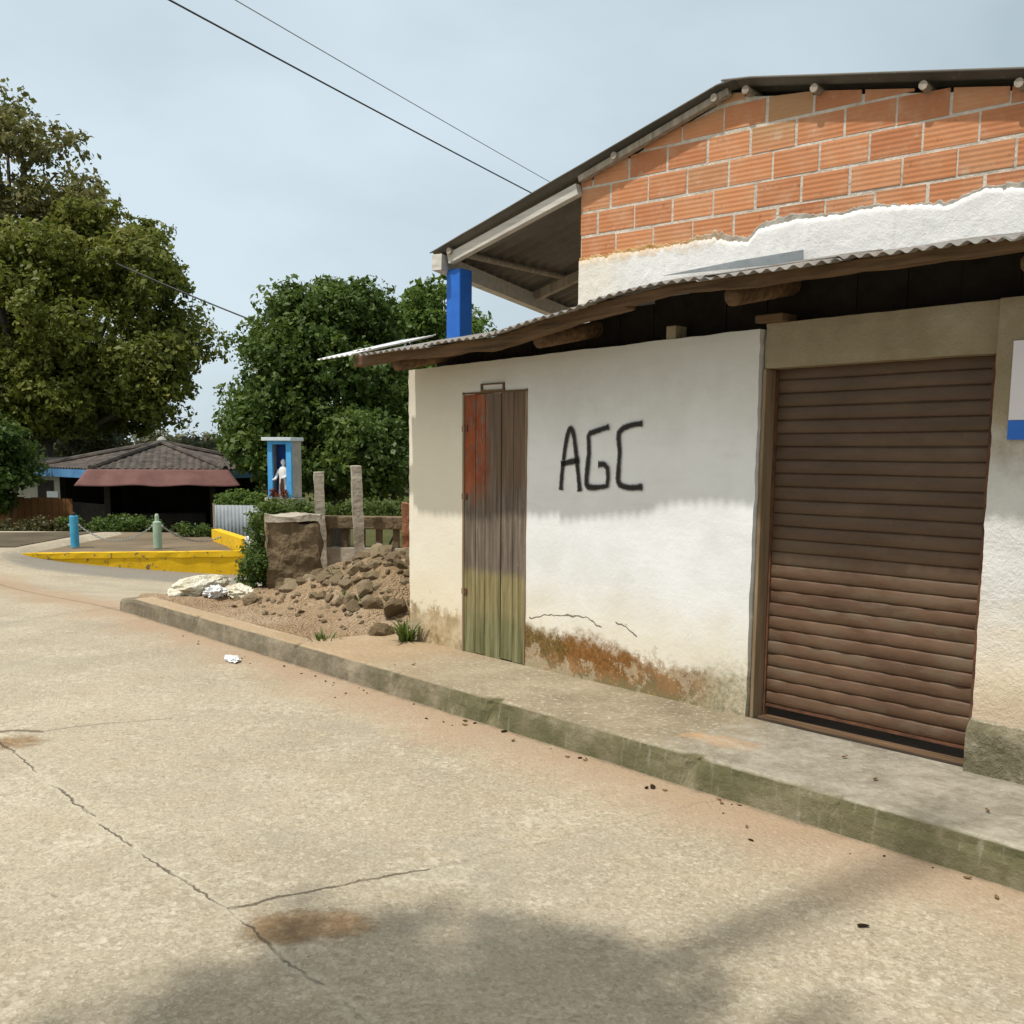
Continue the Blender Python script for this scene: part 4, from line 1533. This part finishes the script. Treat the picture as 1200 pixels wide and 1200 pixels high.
# clods and leaf scraps in the gutter
clod = rock_mesh(99, 'clod')
clod.materials.clear()
clod.materials.append(simple('dark_clod', (.055, .038, .022), (.14, .095, .058), 20, 1.0, .02, 30, .05))
for i in range(28):
    s = rr.uniform(-3.2, 4.4)
    o = .90 + abs(rr.gauss(0, .14))
    ob = bpy.data.objects.new('dirt_clod', clod)
    COL.objects.link(ob)
    sz_ = rr.uniform(.004, .012)
    ob.location = fw(s, o, sz_ * .3)
    ob.scale = (sz_ * rr.uniform(.8, 1.8), sz_, sz_ * .6)
    ob.rotation_euler = (0, 0, rr.uniform(0, 6))
    tag(ob, 'tiny dark clod of dirt in the gutter along the kerb', 'dirt clod', 'dirt clods in the gutter')
for (px_, py_, sz_) in ((765, 923, .022), (757, 924, .015), (1010, 1086, .019), (590, 858, .02), (545, 845, .014), (557, 848, .012), (880, 985, .012)):
    q = onz(px_, py_, 0)
    ob = bpy.data.objects.new('dirt_clod', clod)
    COL.objects.link(ob)
    ob.location = (q.x, q.y, sz_ * .3)
    ob.scale = (sz_ * 1.5, sz_, sz_ * .55)
    ob.rotation_euler = (0, 0, rr.uniform(0, 6))
    if px_ == 1010:
        tag(ob, 'single dark dropping alone on the open road, in front of the shutter', 'dirt clod')
    else:
        tag(ob, 'tiny dark clod of dirt in the gutter along the kerb', 'dirt clod', 'dirt clods in the gutter')


# dry leaves blown against the kerb
DRY = simple('dry_leaf_brown', (.14, .085, .04), (.30, .19, .09), 30, .8, .002, 40)
mb = MB()
mb.grid(lambda u, v: (u * .5, v * .28 * math.cos(u * 1.45), .10 * u * u + .16 * abs(v)), np.linspace(-1, 1, 7), (-1, -.5, 0, .5, 1))
dl = mb.build('dry_leaf', DRY, smooth=True)
for i in range(22):
    ob = dl if i == 0 else dl.copy()
    if i: COL.objects.link(ob)
    s = rr.uniform(-2.4, 4.6)
    on = rr.random() < .25
    o = rr.uniform(.2, .8) if on else .885 + abs(rr.gauss(0, .12))
    k_ = rr.uniform(.018, .038)
    ob.location = fw(s, o, (.176 if on else .002) + k_ * .02)
    ob.scale = (k_, k_, k_)
    ob.rotation_euler = (rr.uniform(-.2, .2), rr.uniform(-.2, .2), rr.uniform(0, 6.3))
    tag(ob, 'small dry brown leaf by the kerb', 'leaf', 'dry leaves along the kerb')

# small plants ----------------------------------------------------------------
def weed(name, loc, n, h, spread, mat, seed, label):
    rr2 = random.Random(seed)
    mb = MB()
    for i in range(n):
        a = rr2.uniform(0, 6.28)
        r0 = rr2.uniform(0, spread * .5)
        lean = rr2.uniform(.2, 1.0)
        hh = h * rr2.uniform(.5, 1.1)
        b0 = Vector((math.cos(a) * r0, math.sin(a) * r0, 0))
        dirv = Vector((math.cos(a), math.sin(a), 0))
        sd_ = Vector((-dirv.y, dirv.x, 0))
        wv = rr2.uniform(.006, .014) * (h / .2)
        pts_ = [b0 + dirv * (lean * hh * t * t) + Vector((0, 0, hh * (t - .25 * lean * t * t))) for t in (0, .35, .7, 1)]
        vs = []
        for p_, f in zip(pts_, (.7, 1, .8, .08)):
            vs += [p_ - sd_ * wv * f, p_ + sd_ * wv * f]
        mb.add(vs, [(0, 1, 3, 2), (2, 3, 5, 4), (4, 5, 7, 6)])
    o = mb.build(name, mat)
    o.location = loc
    return tag(o, label, 'plant')


weed('weed', fw(-.62, .10, .15), 46, .24, .12, LEAF_HEDGE, 3, 'leafy weed growing at the left corner of the white shop')
for i_, (s_, o_) in enumerate(((-2.15, -.30), (-1.75, -.22), (-2.75, -.55))):
    weed('weed', fw(s_, o_, earth_z(s_, o_) - .02), 26, .11, .16, LEAF_HEDGE, 70 + i_, ('small green weed low on the front of the rubble heap', 'small green weed on the rubble heap, nearest the shop wall', 'small green weed on the far slope of the rubble heap')[i_])
weed('grass_tuft', fw(-1.16, .55, .15), 60, .09, .30, LEAF_HEDGE, 5, 'low tuft of grass where the pavement slab meets the dirt')


def bush(name, label, lobes, mat, n_per, size, seed, cat='bush', group=None, elong=1.5):
    cx = sum(l[0] for l in lobes) / len(lobes)
    cy = sum(l[1] for l in lobes) / len(lobes)
    zb_ = zg(cx, cy)
    root = empty(name, (cx, cy, zb_), 0, label, cat, group)
    loc = [(x - cx, y - cy, z - zb_, r) for x, y, z, r in lobes]
    rr2 = random.Random(seed)
    mb = MB()
    for l in rr2.sample(loc, min(7, len(loc))):
        b0 = Vector((l[0] * .3, l[1] * .3, -.05))
        e = Vector(l[:3])
        mb.tube([b0, b0.lerp(e, .5) + Vector((0, 0, .05)), e], [.03, .02, .008], 5)
    mb.build('stems', BARK, root, smooth=True)
    leaf_mesh('foliage', mat, root, loc, n_per, size, seed=seed, elong=elong)
    return root


bush('creeper_bush', 'dark green creeper bush hanging between the mud wall end and the sacks',
     pxl(312, 640, 12.0, 24, 50, 34, .10, .20, 4) + pxl(322, 606, 12.0, 22, 26, 14, .10, .17, 5) + pxl(298, 668, 11.7, 22, 24, 16, .08, .15, 6), LEAF_DARK, 5200, .05, 4)
bush('hedge', 'low bright green hedge spilling over the railing behind the posts',
     pxl(345, 598, 13.4, 44, 14, 26, .09, .16, 7, .5) + pxl(440, 600, 13.9, 70, 16, 46, .10, .17, 8, .4), LEAF_HEDGE, 4200, .05, 7, 'hedge')

# ------------------------------------------------------------------ shrine with a white statue
YS = 22.0
sq = at(328, 583, YS)
th = math.radians(-17.5)
zgs = zg(sq.x, sq.y)
shr = empty('shrine', (sq.x, sq.y, zgs), th, 'small blue shrine box with an open niche on a pedestal behind the bushes', 'shrine')
zb_ = sq.z - zgs
hw, dp, hh_ = .285, .44, 1.20
MB().box(-hw - .06, hw + .06, -.06, dp + .06, -.3, zb_ - .01).build('pedestal', CONC, shr, bevel=.02)
MB().box(-hw, -hw + .115, 0, .06, zb_, zb_ + hh_).box(hw - .125, hw, 0, .06, zb_, zb_ + hh_).box(-hw + .115, hw - .125, 0, .06, zb_ + hh_ - .07, zb_ + hh_).build('front_frame', SKYBLUE, shr, bevel=.006)
MB().box(-hw, -hw + .06, .062, dp, zb_, zb_ + hh_).box(hw - .06, hw, .062, dp, zb_, zb_ + hh_).build('side_panel', CONC, shr)
MB().box(-hw + .062, hw - .062, dp - .16, dp, zb_, zb_ + hh_).build('niche_back', DEEPBLUE, shr)
MB().box(-hw - .09, hw + .05, -.09, dp + .03, zb_ + hh_ + .002, zb_ + hh_ + .075).build('roof_slab', simple('shrine_slab', (.45, .52, .58), (.60, .66, .70), 6, .85, .004, 30), shr, bevel=.008)
# the statue stands in the niche
stt = empty('statue', (sq.x + .01, sq.y, zgs + zb_), th, 'small white robed statue standing in the niche of the blue shrine', 'statue')
mb = MB()
n = 20
rings = [(.115, .075, 0), (.120, .08, .10), (.108, .075, .26), (.098, .07, .38), (.105, .072, .46), (.118, .075, .54), (.112, .07, .60), (.075, .055, .645), (.036, .034, .665), (.034, .034, .685), (.052, .055, .715), (.058, .062, .75), (.050, .055, .785), (.025, .028, .812), (.004, .004, .82)]
vs = [(rx_ * math.cos(2 * math.pi * i / n) * (1 + .06 * math.sin(7 * 2 * math.pi * i / n) * (z_ < .6)), .16 + ry_ * math.sin(2 * math.pi * i / n), z_) for rx_, ry_, z_ in rings for i in range(n)]
fs = [(j * n + i, j * n + (i + 1) % n, (j + 1) * n + (i + 1) % n, (j + 1) * n + i) for j in range(len(rings) - 1) for i in range(n)]
fs.append(tuple(range(n))[::-1])
mb.add(vs, fs)
mb.tube([(-.11, .15, .585), (-.150, .12, .46), (-.13, .03, .39), (-.165, -.02, .375)], [.038, .034, .026, .018], 8)
mb.tube([(.11, .15, .585), (.135, .12, .47), (.07, .07, .42), (.02, .06, .43)], [.038, .034, .026, .02], 8)
mb.build('robed_body', WHITE, stt, smooth=True)
MB().prism_y([(-.035, .03), (.035, .03), (.045, .25), (.03, .40), (-.02, .40), (-.045, .25)], .068, .085).build('brown_mantle', BROWNP, stt)
ped = bush('flowers', 'dark red flowers at the foot of the white statue', [(sq.x + rr.uniform(-.14, .16), sq.y - .12 + rr.uniform(-.06, .06), sq.z + rr.uniform(-.06, .14), .085) for _ in range(7)],
           leafmat('dark_red_petals', [(.10, .02, .012), (.17, .035, .02), (.05, .05, .02)], .1, 4), 6000, .05, 9, 'flowers')

# ------------------------------------------------------------------ terrace with the yellow wall, bollards and chain
YW = [(-9.4, 17.1), (-8.3, 17.4), (-4.78, 18.15), (-4.70, 18.35)]
tz = -.05
ter = MB()
ter.prism([(-14, 16.9), (-9.4, 17.26), (-8.3, 17.56), (-5.0, 18.28), (-5.9, 20.6), (-7.0, 22.5), (-14, 22.5)], -1.4, tz - .02)
tag(ter.build('terrace', simple('terrace_concrete', (.11, .083, .05), (.21, .16, .10), .8, .9, .01, 14)), kind='structure')
mb = MB()
mb.grid(lambda x_, y_: (x_, y_ + .18 * (x_ + 8.3) * .9, .012 + zg(x_, y_) * .999), np.linspace(-30, -8.75, 60), np.linspace(18.0, 24, 24))
tag(mb.build('verge', simple('dark_verge', (.055, .042, .025), (.12, .095, .055), 1.5, .95, .02, 14), smooth=True), kind='structure')  # dark sheet over the far left end of the road
# front wall: follows the drop of the road
yw = empty('yellow_wall', (-8.3, 17.4, 0), 0, 'long chipped yellow painted retaining wall along the road below the bollards', 'wall')


def wallstrip(pts_, zt2, zb2, th_, mat, name, parent, seed):
    pts_ = [Vector((p[0], p[1], 0)) for p in pts_]
    dense = []
    for a, b in zip(pts_[:-1], pts_[1:]):
        m_ = max(1, int((b - a).length / .12))
        dense += [a.lerp(b, i / m_) for i in range(m_)]
    dense.append(pts_[-1])
    vs, fs = [], []
    for i, q in enumerate(dense):
        a, b = dense[max(i - 1, 0)], dense[min(i + 1, len(dense) - 1)]
        t = (b - a).normalized()
        nn = Vector((-t.y, t.x, 0))
        for jj, (off, z_) in enumerate(((0, zb2), (0, zt2 - .10), (-.02, zt2 - .095), (-.02, zt2), (th_, zt2), (th_, zb2))):
            r_ = .012 * nz3(q.x * 3, q.y * 3 + jj, seed)
            vs.append((q.x + nn.x * (off + r_) - parent.location.x, q.y + nn.y * (off + r_) - parent.location.y, z_ + (r_ if z_ > zb2 else 0)))
    for i in range(len(dense) - 1):
        for j in range(6):
            fs.append((i * 6 + j, (i + 1) * 6 + j, (i + 1) * 6 + (j + 1) % 6, i * 6 + (j + 1) % 6))
    fs.append(tuple(range(6)))
    fs.append(tuple(range(len(vs) - 6, len(vs)))[::-1])
    return MB().add(vs, fs).build(name, mat, parent)


wallstrip([(-9.6, 17.0), (-8.3, 17.4), (-4.74, 18.16)], tz, -.85, .16, YELLOW, 'wall_body', yw, 3)
yw2 = empty('yellow_wall', (-4.7, 18.4, 0), 0, 'short yellow wall running back from the corner beside the zinc fence', 'wall')
wallstrip([(-4.72, 18.36), (-5.9, 20.6)][::1], .16, -.85, .16, YELLOW, 'wall_body', yw2, 6)
MB().box(-.09, .10, -.14, -.01, -.04, .20).build('white_end', WHITE, yw2, bevel=.02)

# bollards
def bollard(x, ytop, ybase, mat, lab, taper):
    b = onz(x, ybase, tz)
    h = (at(x, ytop, b.y).z - tz)
    root = empty('bollard', (b.x, b.y, tz), 0, lab, 'bollard', 'bollards on the yellow wall terrace')
    r = .076
    if taper:
        MB().lathe([(r, 0), (r, h * .74), (r * .9, h * .77), (r * .50, h * .79), (r * .48, h * .95), (r * .30, h)], n=18).build('shaft', mat, root, smooth=False)
    else:
        MB().lathe([(r, 0), (r, h * .90), (r * .9, h * .92)], n=18).build('shaft', mat, root, smooth=False)
        MB().lathe([(r * .5, h * .921), (r * .45, h * .99), (r * .2, h * 1.03)], n=14).build('cap', DARKW, root)
    MB().lathe([(.02, h * .60), (.03, h * .64), (.02, h * .68)], (-r - .012, 0, 0), 8).build('ring', STEEL, root)
    MB().lathe([(.02, h * .60), (.03, h * .64), (.02, h * .68)], (r + .012, 0, 0), 8).build('ring', STEEL, root)
    return b, h


b1, h1 = bollard(88, 601, 641, POSTBLUE, 'blue painted bollard with a small dark cap on the yellow wall terrace', 0)
b2, h2 = bollard(185, 602, 642, MINT, 'pale mint green bollard with a narrower top on the yellow wall terrace', 1)


def chain(a, b, sag, lab):
    mb = MB()
    a, b = Vector(a), Vector(b)
    N_ = 46
    pts_ = [a.lerp(b, i / N_) - Vector((0, 0, sag * 4 * (i / N_) * (1 - i / N_))) for i in range(N_ + 1)]
    for i in range(N_):
        c_ = (pts_[i] + pts_[i + 1]) / 2
        t = (pts_[i + 1] - pts_[i])
        l_ = t.length
        t.normalize()
        s_ = t.cross(Vector((0, 0, 1))).normalized()
        u_ = s_.cross(t)
        e = s_ if i % 2 else u_
        ring = [c_ + t * math.cos(q) * l_ * .62 + e * math.sin(q) * l_ * .33 for q in [k_ * 2 * math.pi / 8 for k_ in range(9)]]
        mb.tube(ring, .008, 5, caps=False)
    return tag(mb.build('chain', STEEL), lab, 'chain')


chain((b1.x + .1, b1.y, tz + h1 * .62), (b2.x - .1, b2.y, tz + h2 * .62), .26, 'steel chain sagging between the blue and the mint bollard')
chain((b2.x + .1, b2.y, tz + h2 * .62), (-5.55, 19.9, .12), .20, 'steel chain running from the mint bollard back to the short yellow wall')

# ------------------------------------------------------------------ kiosk with a hexagonal tiled roof
YK = 36.0
kc = at(191, 560, YK)
zk = zg(kc.x, YK) - .25
kio = empty('kiosk', (kc.x, YK, zk), math.radians(17), 'open dark kiosk with a hexagonal tiled roof and a faded red awning', 'kiosk')
zev = at(191, 549, YK).z - zk
zap = at(185, 523, YK).z - zk + .08
RR = 4.05
MB().prism([(RR * .86 * math.cos(math.radians(a_)), RR * .86 * math.sin(math.radians(a_))) for a_ in range(0, 360, 60)], -.4, .10).build('floor', CONC, kio)


def hexv(i, r=RR):
    a_ = math.radians(60 * i)
    return Vector((r * math.cos(a_), r * math.sin(a_), 0))


mb = MB()
for i in range(6):
    a, b = hexv(i), hexv(i + 1)
    nU = 72

    def face(u, v, a=a, b=b):
        q = a.lerp(b, u) * (1 - v)
        wave_ = .055 * abs(math.sin(math.pi * (a - b).length * (u - .5) * (1 - v) / .22)) * (1 - v * .7)
        stepz = .018 * ((v * 14) % 1)
        return (q.x, q.y, zev + (zap - zev) * v + wave_ - stepz)
    mb.grid(face, np.linspace(0, 1, nU + 1), np.linspace(0, .985, 43))
kr = mb.build('tiled_roof', TILE, kio, smooth=False, solid=.02)
for i in range(6):
    a = hexv(i)
    MB().tube([(a.x, a.y, zev + .06), (a.x * .5, a.y * .5, zev + (zap - zev) * .5 + .07), (0, 0, zap + .05)], [.10, .10, .09], 8).build('hip_tiles', TILE, kr)
MB().lathe([(.16, 0), (.17, .12), (.10, .20), (.02, .24)], (0, 0, zap + .02), 12).build('finial', CONC, kr)
for i in range(6):
    a, b = hexv(i, RR - .02), hexv(i + 1, RR - .02)
    MB().beam((a.x, a.y, zev - .13), (b.x, b.y, zev - .13), .07, .26).build('fascia', FASCIA, kio)
for i in range(6):
    a = hexv(i, RR * .80)
    MB().box(a.x - .09, a.x + .09, a.y - .09, a.y + .09, .1, zev - .02).build('post', DARKW, kio)
MB().prism([(q.x, q.y) for q in [hexv(i, RR * .97) for i in range(6)]], zev - .045, zev - .02).build('ceiling', DARKW, kio)
for i in (0, 1, 2):       # closed back panels, added near-black to darken the interior
    a, b = hexv(i, RR * .78), hexv(i + 1, RR * .78)
    MB().beam((a.x, a.y, (zev - .05 + .1) / 2), (b.x, b.y, (zev - .05 + .1) / 2), .06, zev - .16).build('dark_back_panel', DARKW, kio)
for i in (3, 5):       # half-height side panels, near-black for the same dark interior
    a, b = hexv(i, RR * .78), hexv(i + 1, RR * .78)
    MB().beam((a.x, a.y, .75), (b.x, b.y, .75), .06, 1.28).build('side_panel', DARKW, kio)
# awning: sagging sheet off the front eaves
a, b = hexv(4, RR + .03), hexv(5, RR + .03)


def awn(u, v):
    q = a.lerp(b, u)
    q.x = q.x * (1 + .16 * v)
    return (q.x, q.y - .55 * v, zev + .02 - .50 * v - .05 * math.sin(u * math.pi * 5) * v * .5 + .04 * nz3(u * 6, v * 2, 3) * v)


mb = MB()
mb.grid(awn, np.linspace(-.02, 1.02, 50), np.linspace(0, 1, 10))
mb.build('awning', AWNING, kio, smooth=True, solid=.02)
MB().box(-1.3, 1.4, -1.9, -1.4, .1, 1.05).build('dark_counter', DARKW, kio, bevel=.02)  # added near-black so the kiosk inside stays dark

# houses and fences to the left of the kiosk
YH = 44.0
hq = at(62, 600, YH)
zh = zg(hq.x, YH) - .3
farh = empty('house', (hq.x, YH, zh), math.radians(-6), 'low beige house with a grey roof behind the kiosk, at the left', 'house')
sH = YH / FPX
zr0, zr1 = at(60, 553, YH).z - zh, at(60, 536, YH).z - zh
MB().box(-1.9, 4.2, 0, 4, -.3, zr0 + .1).build('wall', BEIGE, farh)
MB().prism_y([(-2.6, zr0 - .05), (4.8, zr0 - .05), (4.4, zr1), (-2.2, zr1)], -.7, 4.6).build('roof', simple('old_grey_roof', (.14, .13, .12), (.24, .225, .20), 1, .9, .01, 6), farh)
MB().box(-.62, .10, -.04, .02, .7, zr0 - .35).build('window', DARKW, farh)
MB().box(-.20, .30, -.06, -.045, zr0 - 1.08, zr0 - .82).build('white_patch', WHITE, farh)  # small white panel on the wall
MB().box(.95, 2.1, -.05, .0, .1, zr0 - .35).build('pale_panel', simple('patchy_pale_panel', (.30, .31, .22), (.48, .42, .32), 1.6, .9, .01, 8), farh)
fq = at(30, 605, 34.0)
fz = zg(fq.x, 34)
fen = empty('board_fence', (fq.x, 34.0, fz), math.radians(-3), 'rusty orange board fence in front of the beige house', 'fence')
ztopf = at(40, 583, 34).z - fz
for i in range(15):
    x_ = -1.9 + i * .235
    MB().box(x_, x_ + .22, 0, .03, -.2, ztopf + rnd.uniform(-.03, .03)).build('board', RUSTF, fen)
MB().box(-1.9, 1.62, .035, .08, ztopf * .55, ztopf * .55 + .09).build('rail', RUSTF, fen)

# zinc fence to the right of the kiosk
zq = at(276, 612, 24.5)
zf = empty('zinc_fence', (zq.x, zq.y, zg(zq.x, 24.5)), math.radians(-4), 'grey corrugated zinc fence to the right of the kiosk', 'fence')
zt3 = at(276, 592, 24.5).z - zg(zq.x, 24.5)
mb = MB()
mb.grid(lambda x_, z_: (x_, .012 * math.sin(2 * math.pi * x_ / .09), z_), np.arange(-.52, 1.2, .011), [-.2, zt3 * .5, zt3])
mb.build('zinc_sheet', ZINC, zf, smooth=True, solid=.004)
MB().box(-.55, -.49, .0, .06, -.2, zt3 + .03).build('fence_post', GREYWOOD, zf)
MB().box(1.14, 1.20, .02, .08, -.2, zt3 + .03).build('fence_post', GREYWOOD, zf)

# ------------------------------------------------------------------ trees
tree('broadleaf_tree', 'huge olive-green tree filling the left edge of the photo above the kiosk', (-24.0, 50, zg(-24, 50)),
     pxl(-10, 245, 50, 122, 140, 90, .7, 1.3, 31, .8, .6) + pxl(70, 300, 49, 92, 95, 46, .6, 1.1, 30, .8, .6) + pxl(-140, 330, 50, 150, 190, 60, .9, 1.7, 32, .8), LEAF_OLIVE, 105, .34, .55, 41, 'trees beyond the kiosk', branches=34)
tree('broadleaf_tree', 'dense green tree with a rounded right side hanging over the kiosk roof', (-20.5, 45, zg(-20.5, 45)),
     pxl(72, 385, 46, 172, 130, 105, .7, 1.45, 33, .75, .5) + pxl(128, 305, 47, 78, 72, 34, .6, 1.0, 29, .9, .5) + pxl(110, 455, 45, 118, 62, 46, .6, 1.1, 34, .8) + pxl(-20, 470, 45, 120, 70, 40, .7, 1.2, 35, .8), LEAF_MID, 260, .30, .5, 42, 'trees beyond the kiosk', branches=40)
tree('broadleaf_tree', 'dark rounded tree standing behind the blue shrine', (-5.6, 33, zg(-5.6, 33)),
     pxl(380, 458, 33, 116, 128, 110, .45, .95, 36, .8, .5) + pxl(392, 375, 33, 78, 55, 34, .45, .8, 37, .8) + pxl(330, 520, 31.5, 70, 65, 34, .45, .8, 38, .8) + pxl(430, 530, 30, 60, 55, 30, .4, .75, 39, .8), LEAF_DARK, 400, .22, .32, 43, 'trees beyond the shrine', branches=30)
tree('broadleaf_tree', 'fresher light green tree between the dark tree and the blue house post', (-2.1, 36, zg(-2.1, 36)),
     pxl(518, 395, 36, 62, 68, 40, .45, .85, 44, .9, .5) + pxl(500, 470, 36, 90, 70, 40, .5, .9, 45, .9), LEAF_LIGHT, 360, .24, .25, 44, 'trees beyond the shrine', branches=18)
bush('bush', 'dusty grey-green bush behind the kiosk roof, under the left tree', pxl(105, 515, 56, 48, 32, 34, .5, .95, 51, 1, .5), LEAF_GREY, 330, .26, 51, group='bushes beyond the kiosk')
bush('bush', 'pale green bush behind the right end of the kiosk roof', pxl(238, 532, 52, 45, 22, 26, .4, .8, 52, 1, .5), LEAF_GREY, 330, .26, 52, group='bushes beyond the kiosk')
bush('bush', 'bright green shrub seen above the zinc fence', pxl(283, 590, 28, 32, 19, 24, .18, .34, 53, 1, .5), LEAF_LIGHT, 900, .12, 53)
bush('bush', 'dark leafy shrub at the far left edge of the photo', pxl(-6, 545, 33, 44, 62, 44, .35, .7, 54, .9, .5), LEAF_DARK, 600, .18, 54)
bush('hedge', 'brownish low hedge along the terrace, left of the blue bollard', pxl(18, 622, 23, 60, 18, 46, .14, .28, 55, .45, .5), LEAF_BROWN, 1500, .09, 55, 'hedge')
bush('hedge', 'dark clipped hedge in front of the kiosk, behind the bollards', pxl(120, 615, 23.6, 72, 14, 52, .12, .24, 56, .35, .5), LEAF_DARK, 1600, .09, 56, 'hedge')
bush('hedge', 'small dark hedge beside the short yellow wall', pxl(225, 622, 21.5, 26, 12, 20, .1, .18, 57, .6, .5), LEAF_DARK, 2200, .07, 57, 'hedge')

# far wooded rise closing the horizon
far_l = []
rr3 = random.Random(77)
for i in range(130):
    ang = math.radians(-38 + 76 * i / 129)
    Rr = rr3.uniform(78, 96)
    X_, Y_ = Rr * math.sin(ang), Rr * math.cos(ang)
    far_l.append((X_, Y_, zg(X_, Y_) + rr3.uniform(.5, 3.6), rr3.uniform(1.8, 2.8)))
tag(leaf_mesh('far_wood', LEAF_GREY, None, far_l, 70, .55, seed=61), kind='stuff', label='dusty green wood closing the view far behind the kiosk', cat='wood')

# ------------------------------------------------------------------ poles and cables
def pole(name, x, y, h, lab, mat=GREYWOOD):
    z0 = zg(x, y)
    r_ = empty(name, (x, y, z0), 0, lab, 'pole')
    MB().tube([(0, 0, -.4), (0, 0, h)], [.14, .10], 12).build('shaft', mat, r_, smooth=True)
    MB().box(-.75, .75, -.05, .05, h - .45, h - .33).build('cross_arm', GREYWOOD, r_)
    for xx in (-.65, 0, .65):
        MB().lathe([(.03, 0), (.05, .05), (.03, .09), (.045, .13), (.01, .16)], (xx, 0, h - .328 if xx else h + .0), 8).build('insulator', CONC, r_)
    return Vector((x, y, z0 + h))


def cable(a, b, sag, r, mat, lab, grp='overhead cables'):
    a, b = Vector(a), Vector(b)
    pts_ = [a.lerp(b, t) - Vector((0, 0, sag * 4 * t * (1 - t))) for t in np.linspace(0, 1, 41)]
    return tag(MB().tube(pts_, r, 6).build('overhead_cable', mat, smooth=True), lab, 'cable', grp)


A1, B1 = at(215, 0, 14), at(620, 220, 22)
e1_ = (B1 - A1)
a_end = A1 - e1_ * 1.0
b_end = B1 + e1_ * .75
cable(a_end, b_end, .10, .0125, WIRE, 'thicker black overhead cable running down to the house roof')
A2, B2 = at(288, 0, 14), at(640, 207, 22)
cable(A2 - (B2 - A2) * 1.0, B2 + (B2 - A2) * .75, .08, .007, GREYWIRE, 'thin grey overhead cable above the thicker black one')
A3, B3 = at(205, 335, 41), at(310, 378, 38)
cable(A3 - (B3 - A3) * 1.2, B3 + (B3 - A3) * .8, .12, .030, WIRE, 'short black cable between the left tree and the dark round tree')
pole('utility_pole', a_end.x - .1, a_end.y, a_end.z - zg(a_end.x, a_end.y) + .1, 'wooden utility pole carrying the overhead cables, left of the road')
pole('utility_pole', b_end.x + .1, b_end.y, b_end.z - zg(b_end.x, b_end.y) + .1, 'wooden utility pole carrying the overhead cables, behind the brick house')

# ------------------------------------------------------------------ unseen tree and pole, guessed and added behind the viewer to shade the foreground
OFF = 1 / math.tan(SUN_EL)


def up_sun(x, y, h):
    """where something at height h stands so that its shadow falls at x, y"""
    return (x - SUN_AZ[0] * h * OFF, y - SUN_AZ[1] * h * OFF, h)


lob = []
for (x, y, h, r_) in ((.10, 3.10, 6.2, .52), (-.35, 3.00, 6.6, .55), (.30, 2.65, 5.8, .55), (-.85, 2.75, 6.4, .55), (-.2, 2.45, 6.9, .65), (-1.35, 2.35, 6.2, .60), (.48, 2.10, 6.3, .60), (-.7, 2.0, 6.9, .7),
                      (-.1, 1.7, 6.0, .7), (-1.7, 1.8, 6.3, .7), (-1.1, 1.3, 6.7, .75), (-.3, 1.0, 6.4, .7), (-2.0, 1.1, 6.0, .65), (-1.4, .6, 6.3, .7)):
    q = up_sun(x, y, h)
    lob.append((q[0], q[1], q[2], r_))
tree('broadleaf_tree', 'unseen street tree added behind the viewer, its crown shaped to shade the near road', (-3.4, -.4, 0), lob, LEAF_MID, 560, .22, .14, 91, None, branches=14)
pq_ = empty('utility_pole', (-2.70, .812, 0), 0, 'unseen plain tall pole added left of the viewer to shade the near road', 'pole')
MB().tube([(0, 0, -.3), (0, 0, 13.0)], [.13, .07], 14).build('shaft', CONC, pq_, smooth=True)
MB().lathe([(.073, 0), (.078, .05), (.04, .10), (.01, .12)], (0, 0, 13.0), 12).build('cap', STEEL, pq_)
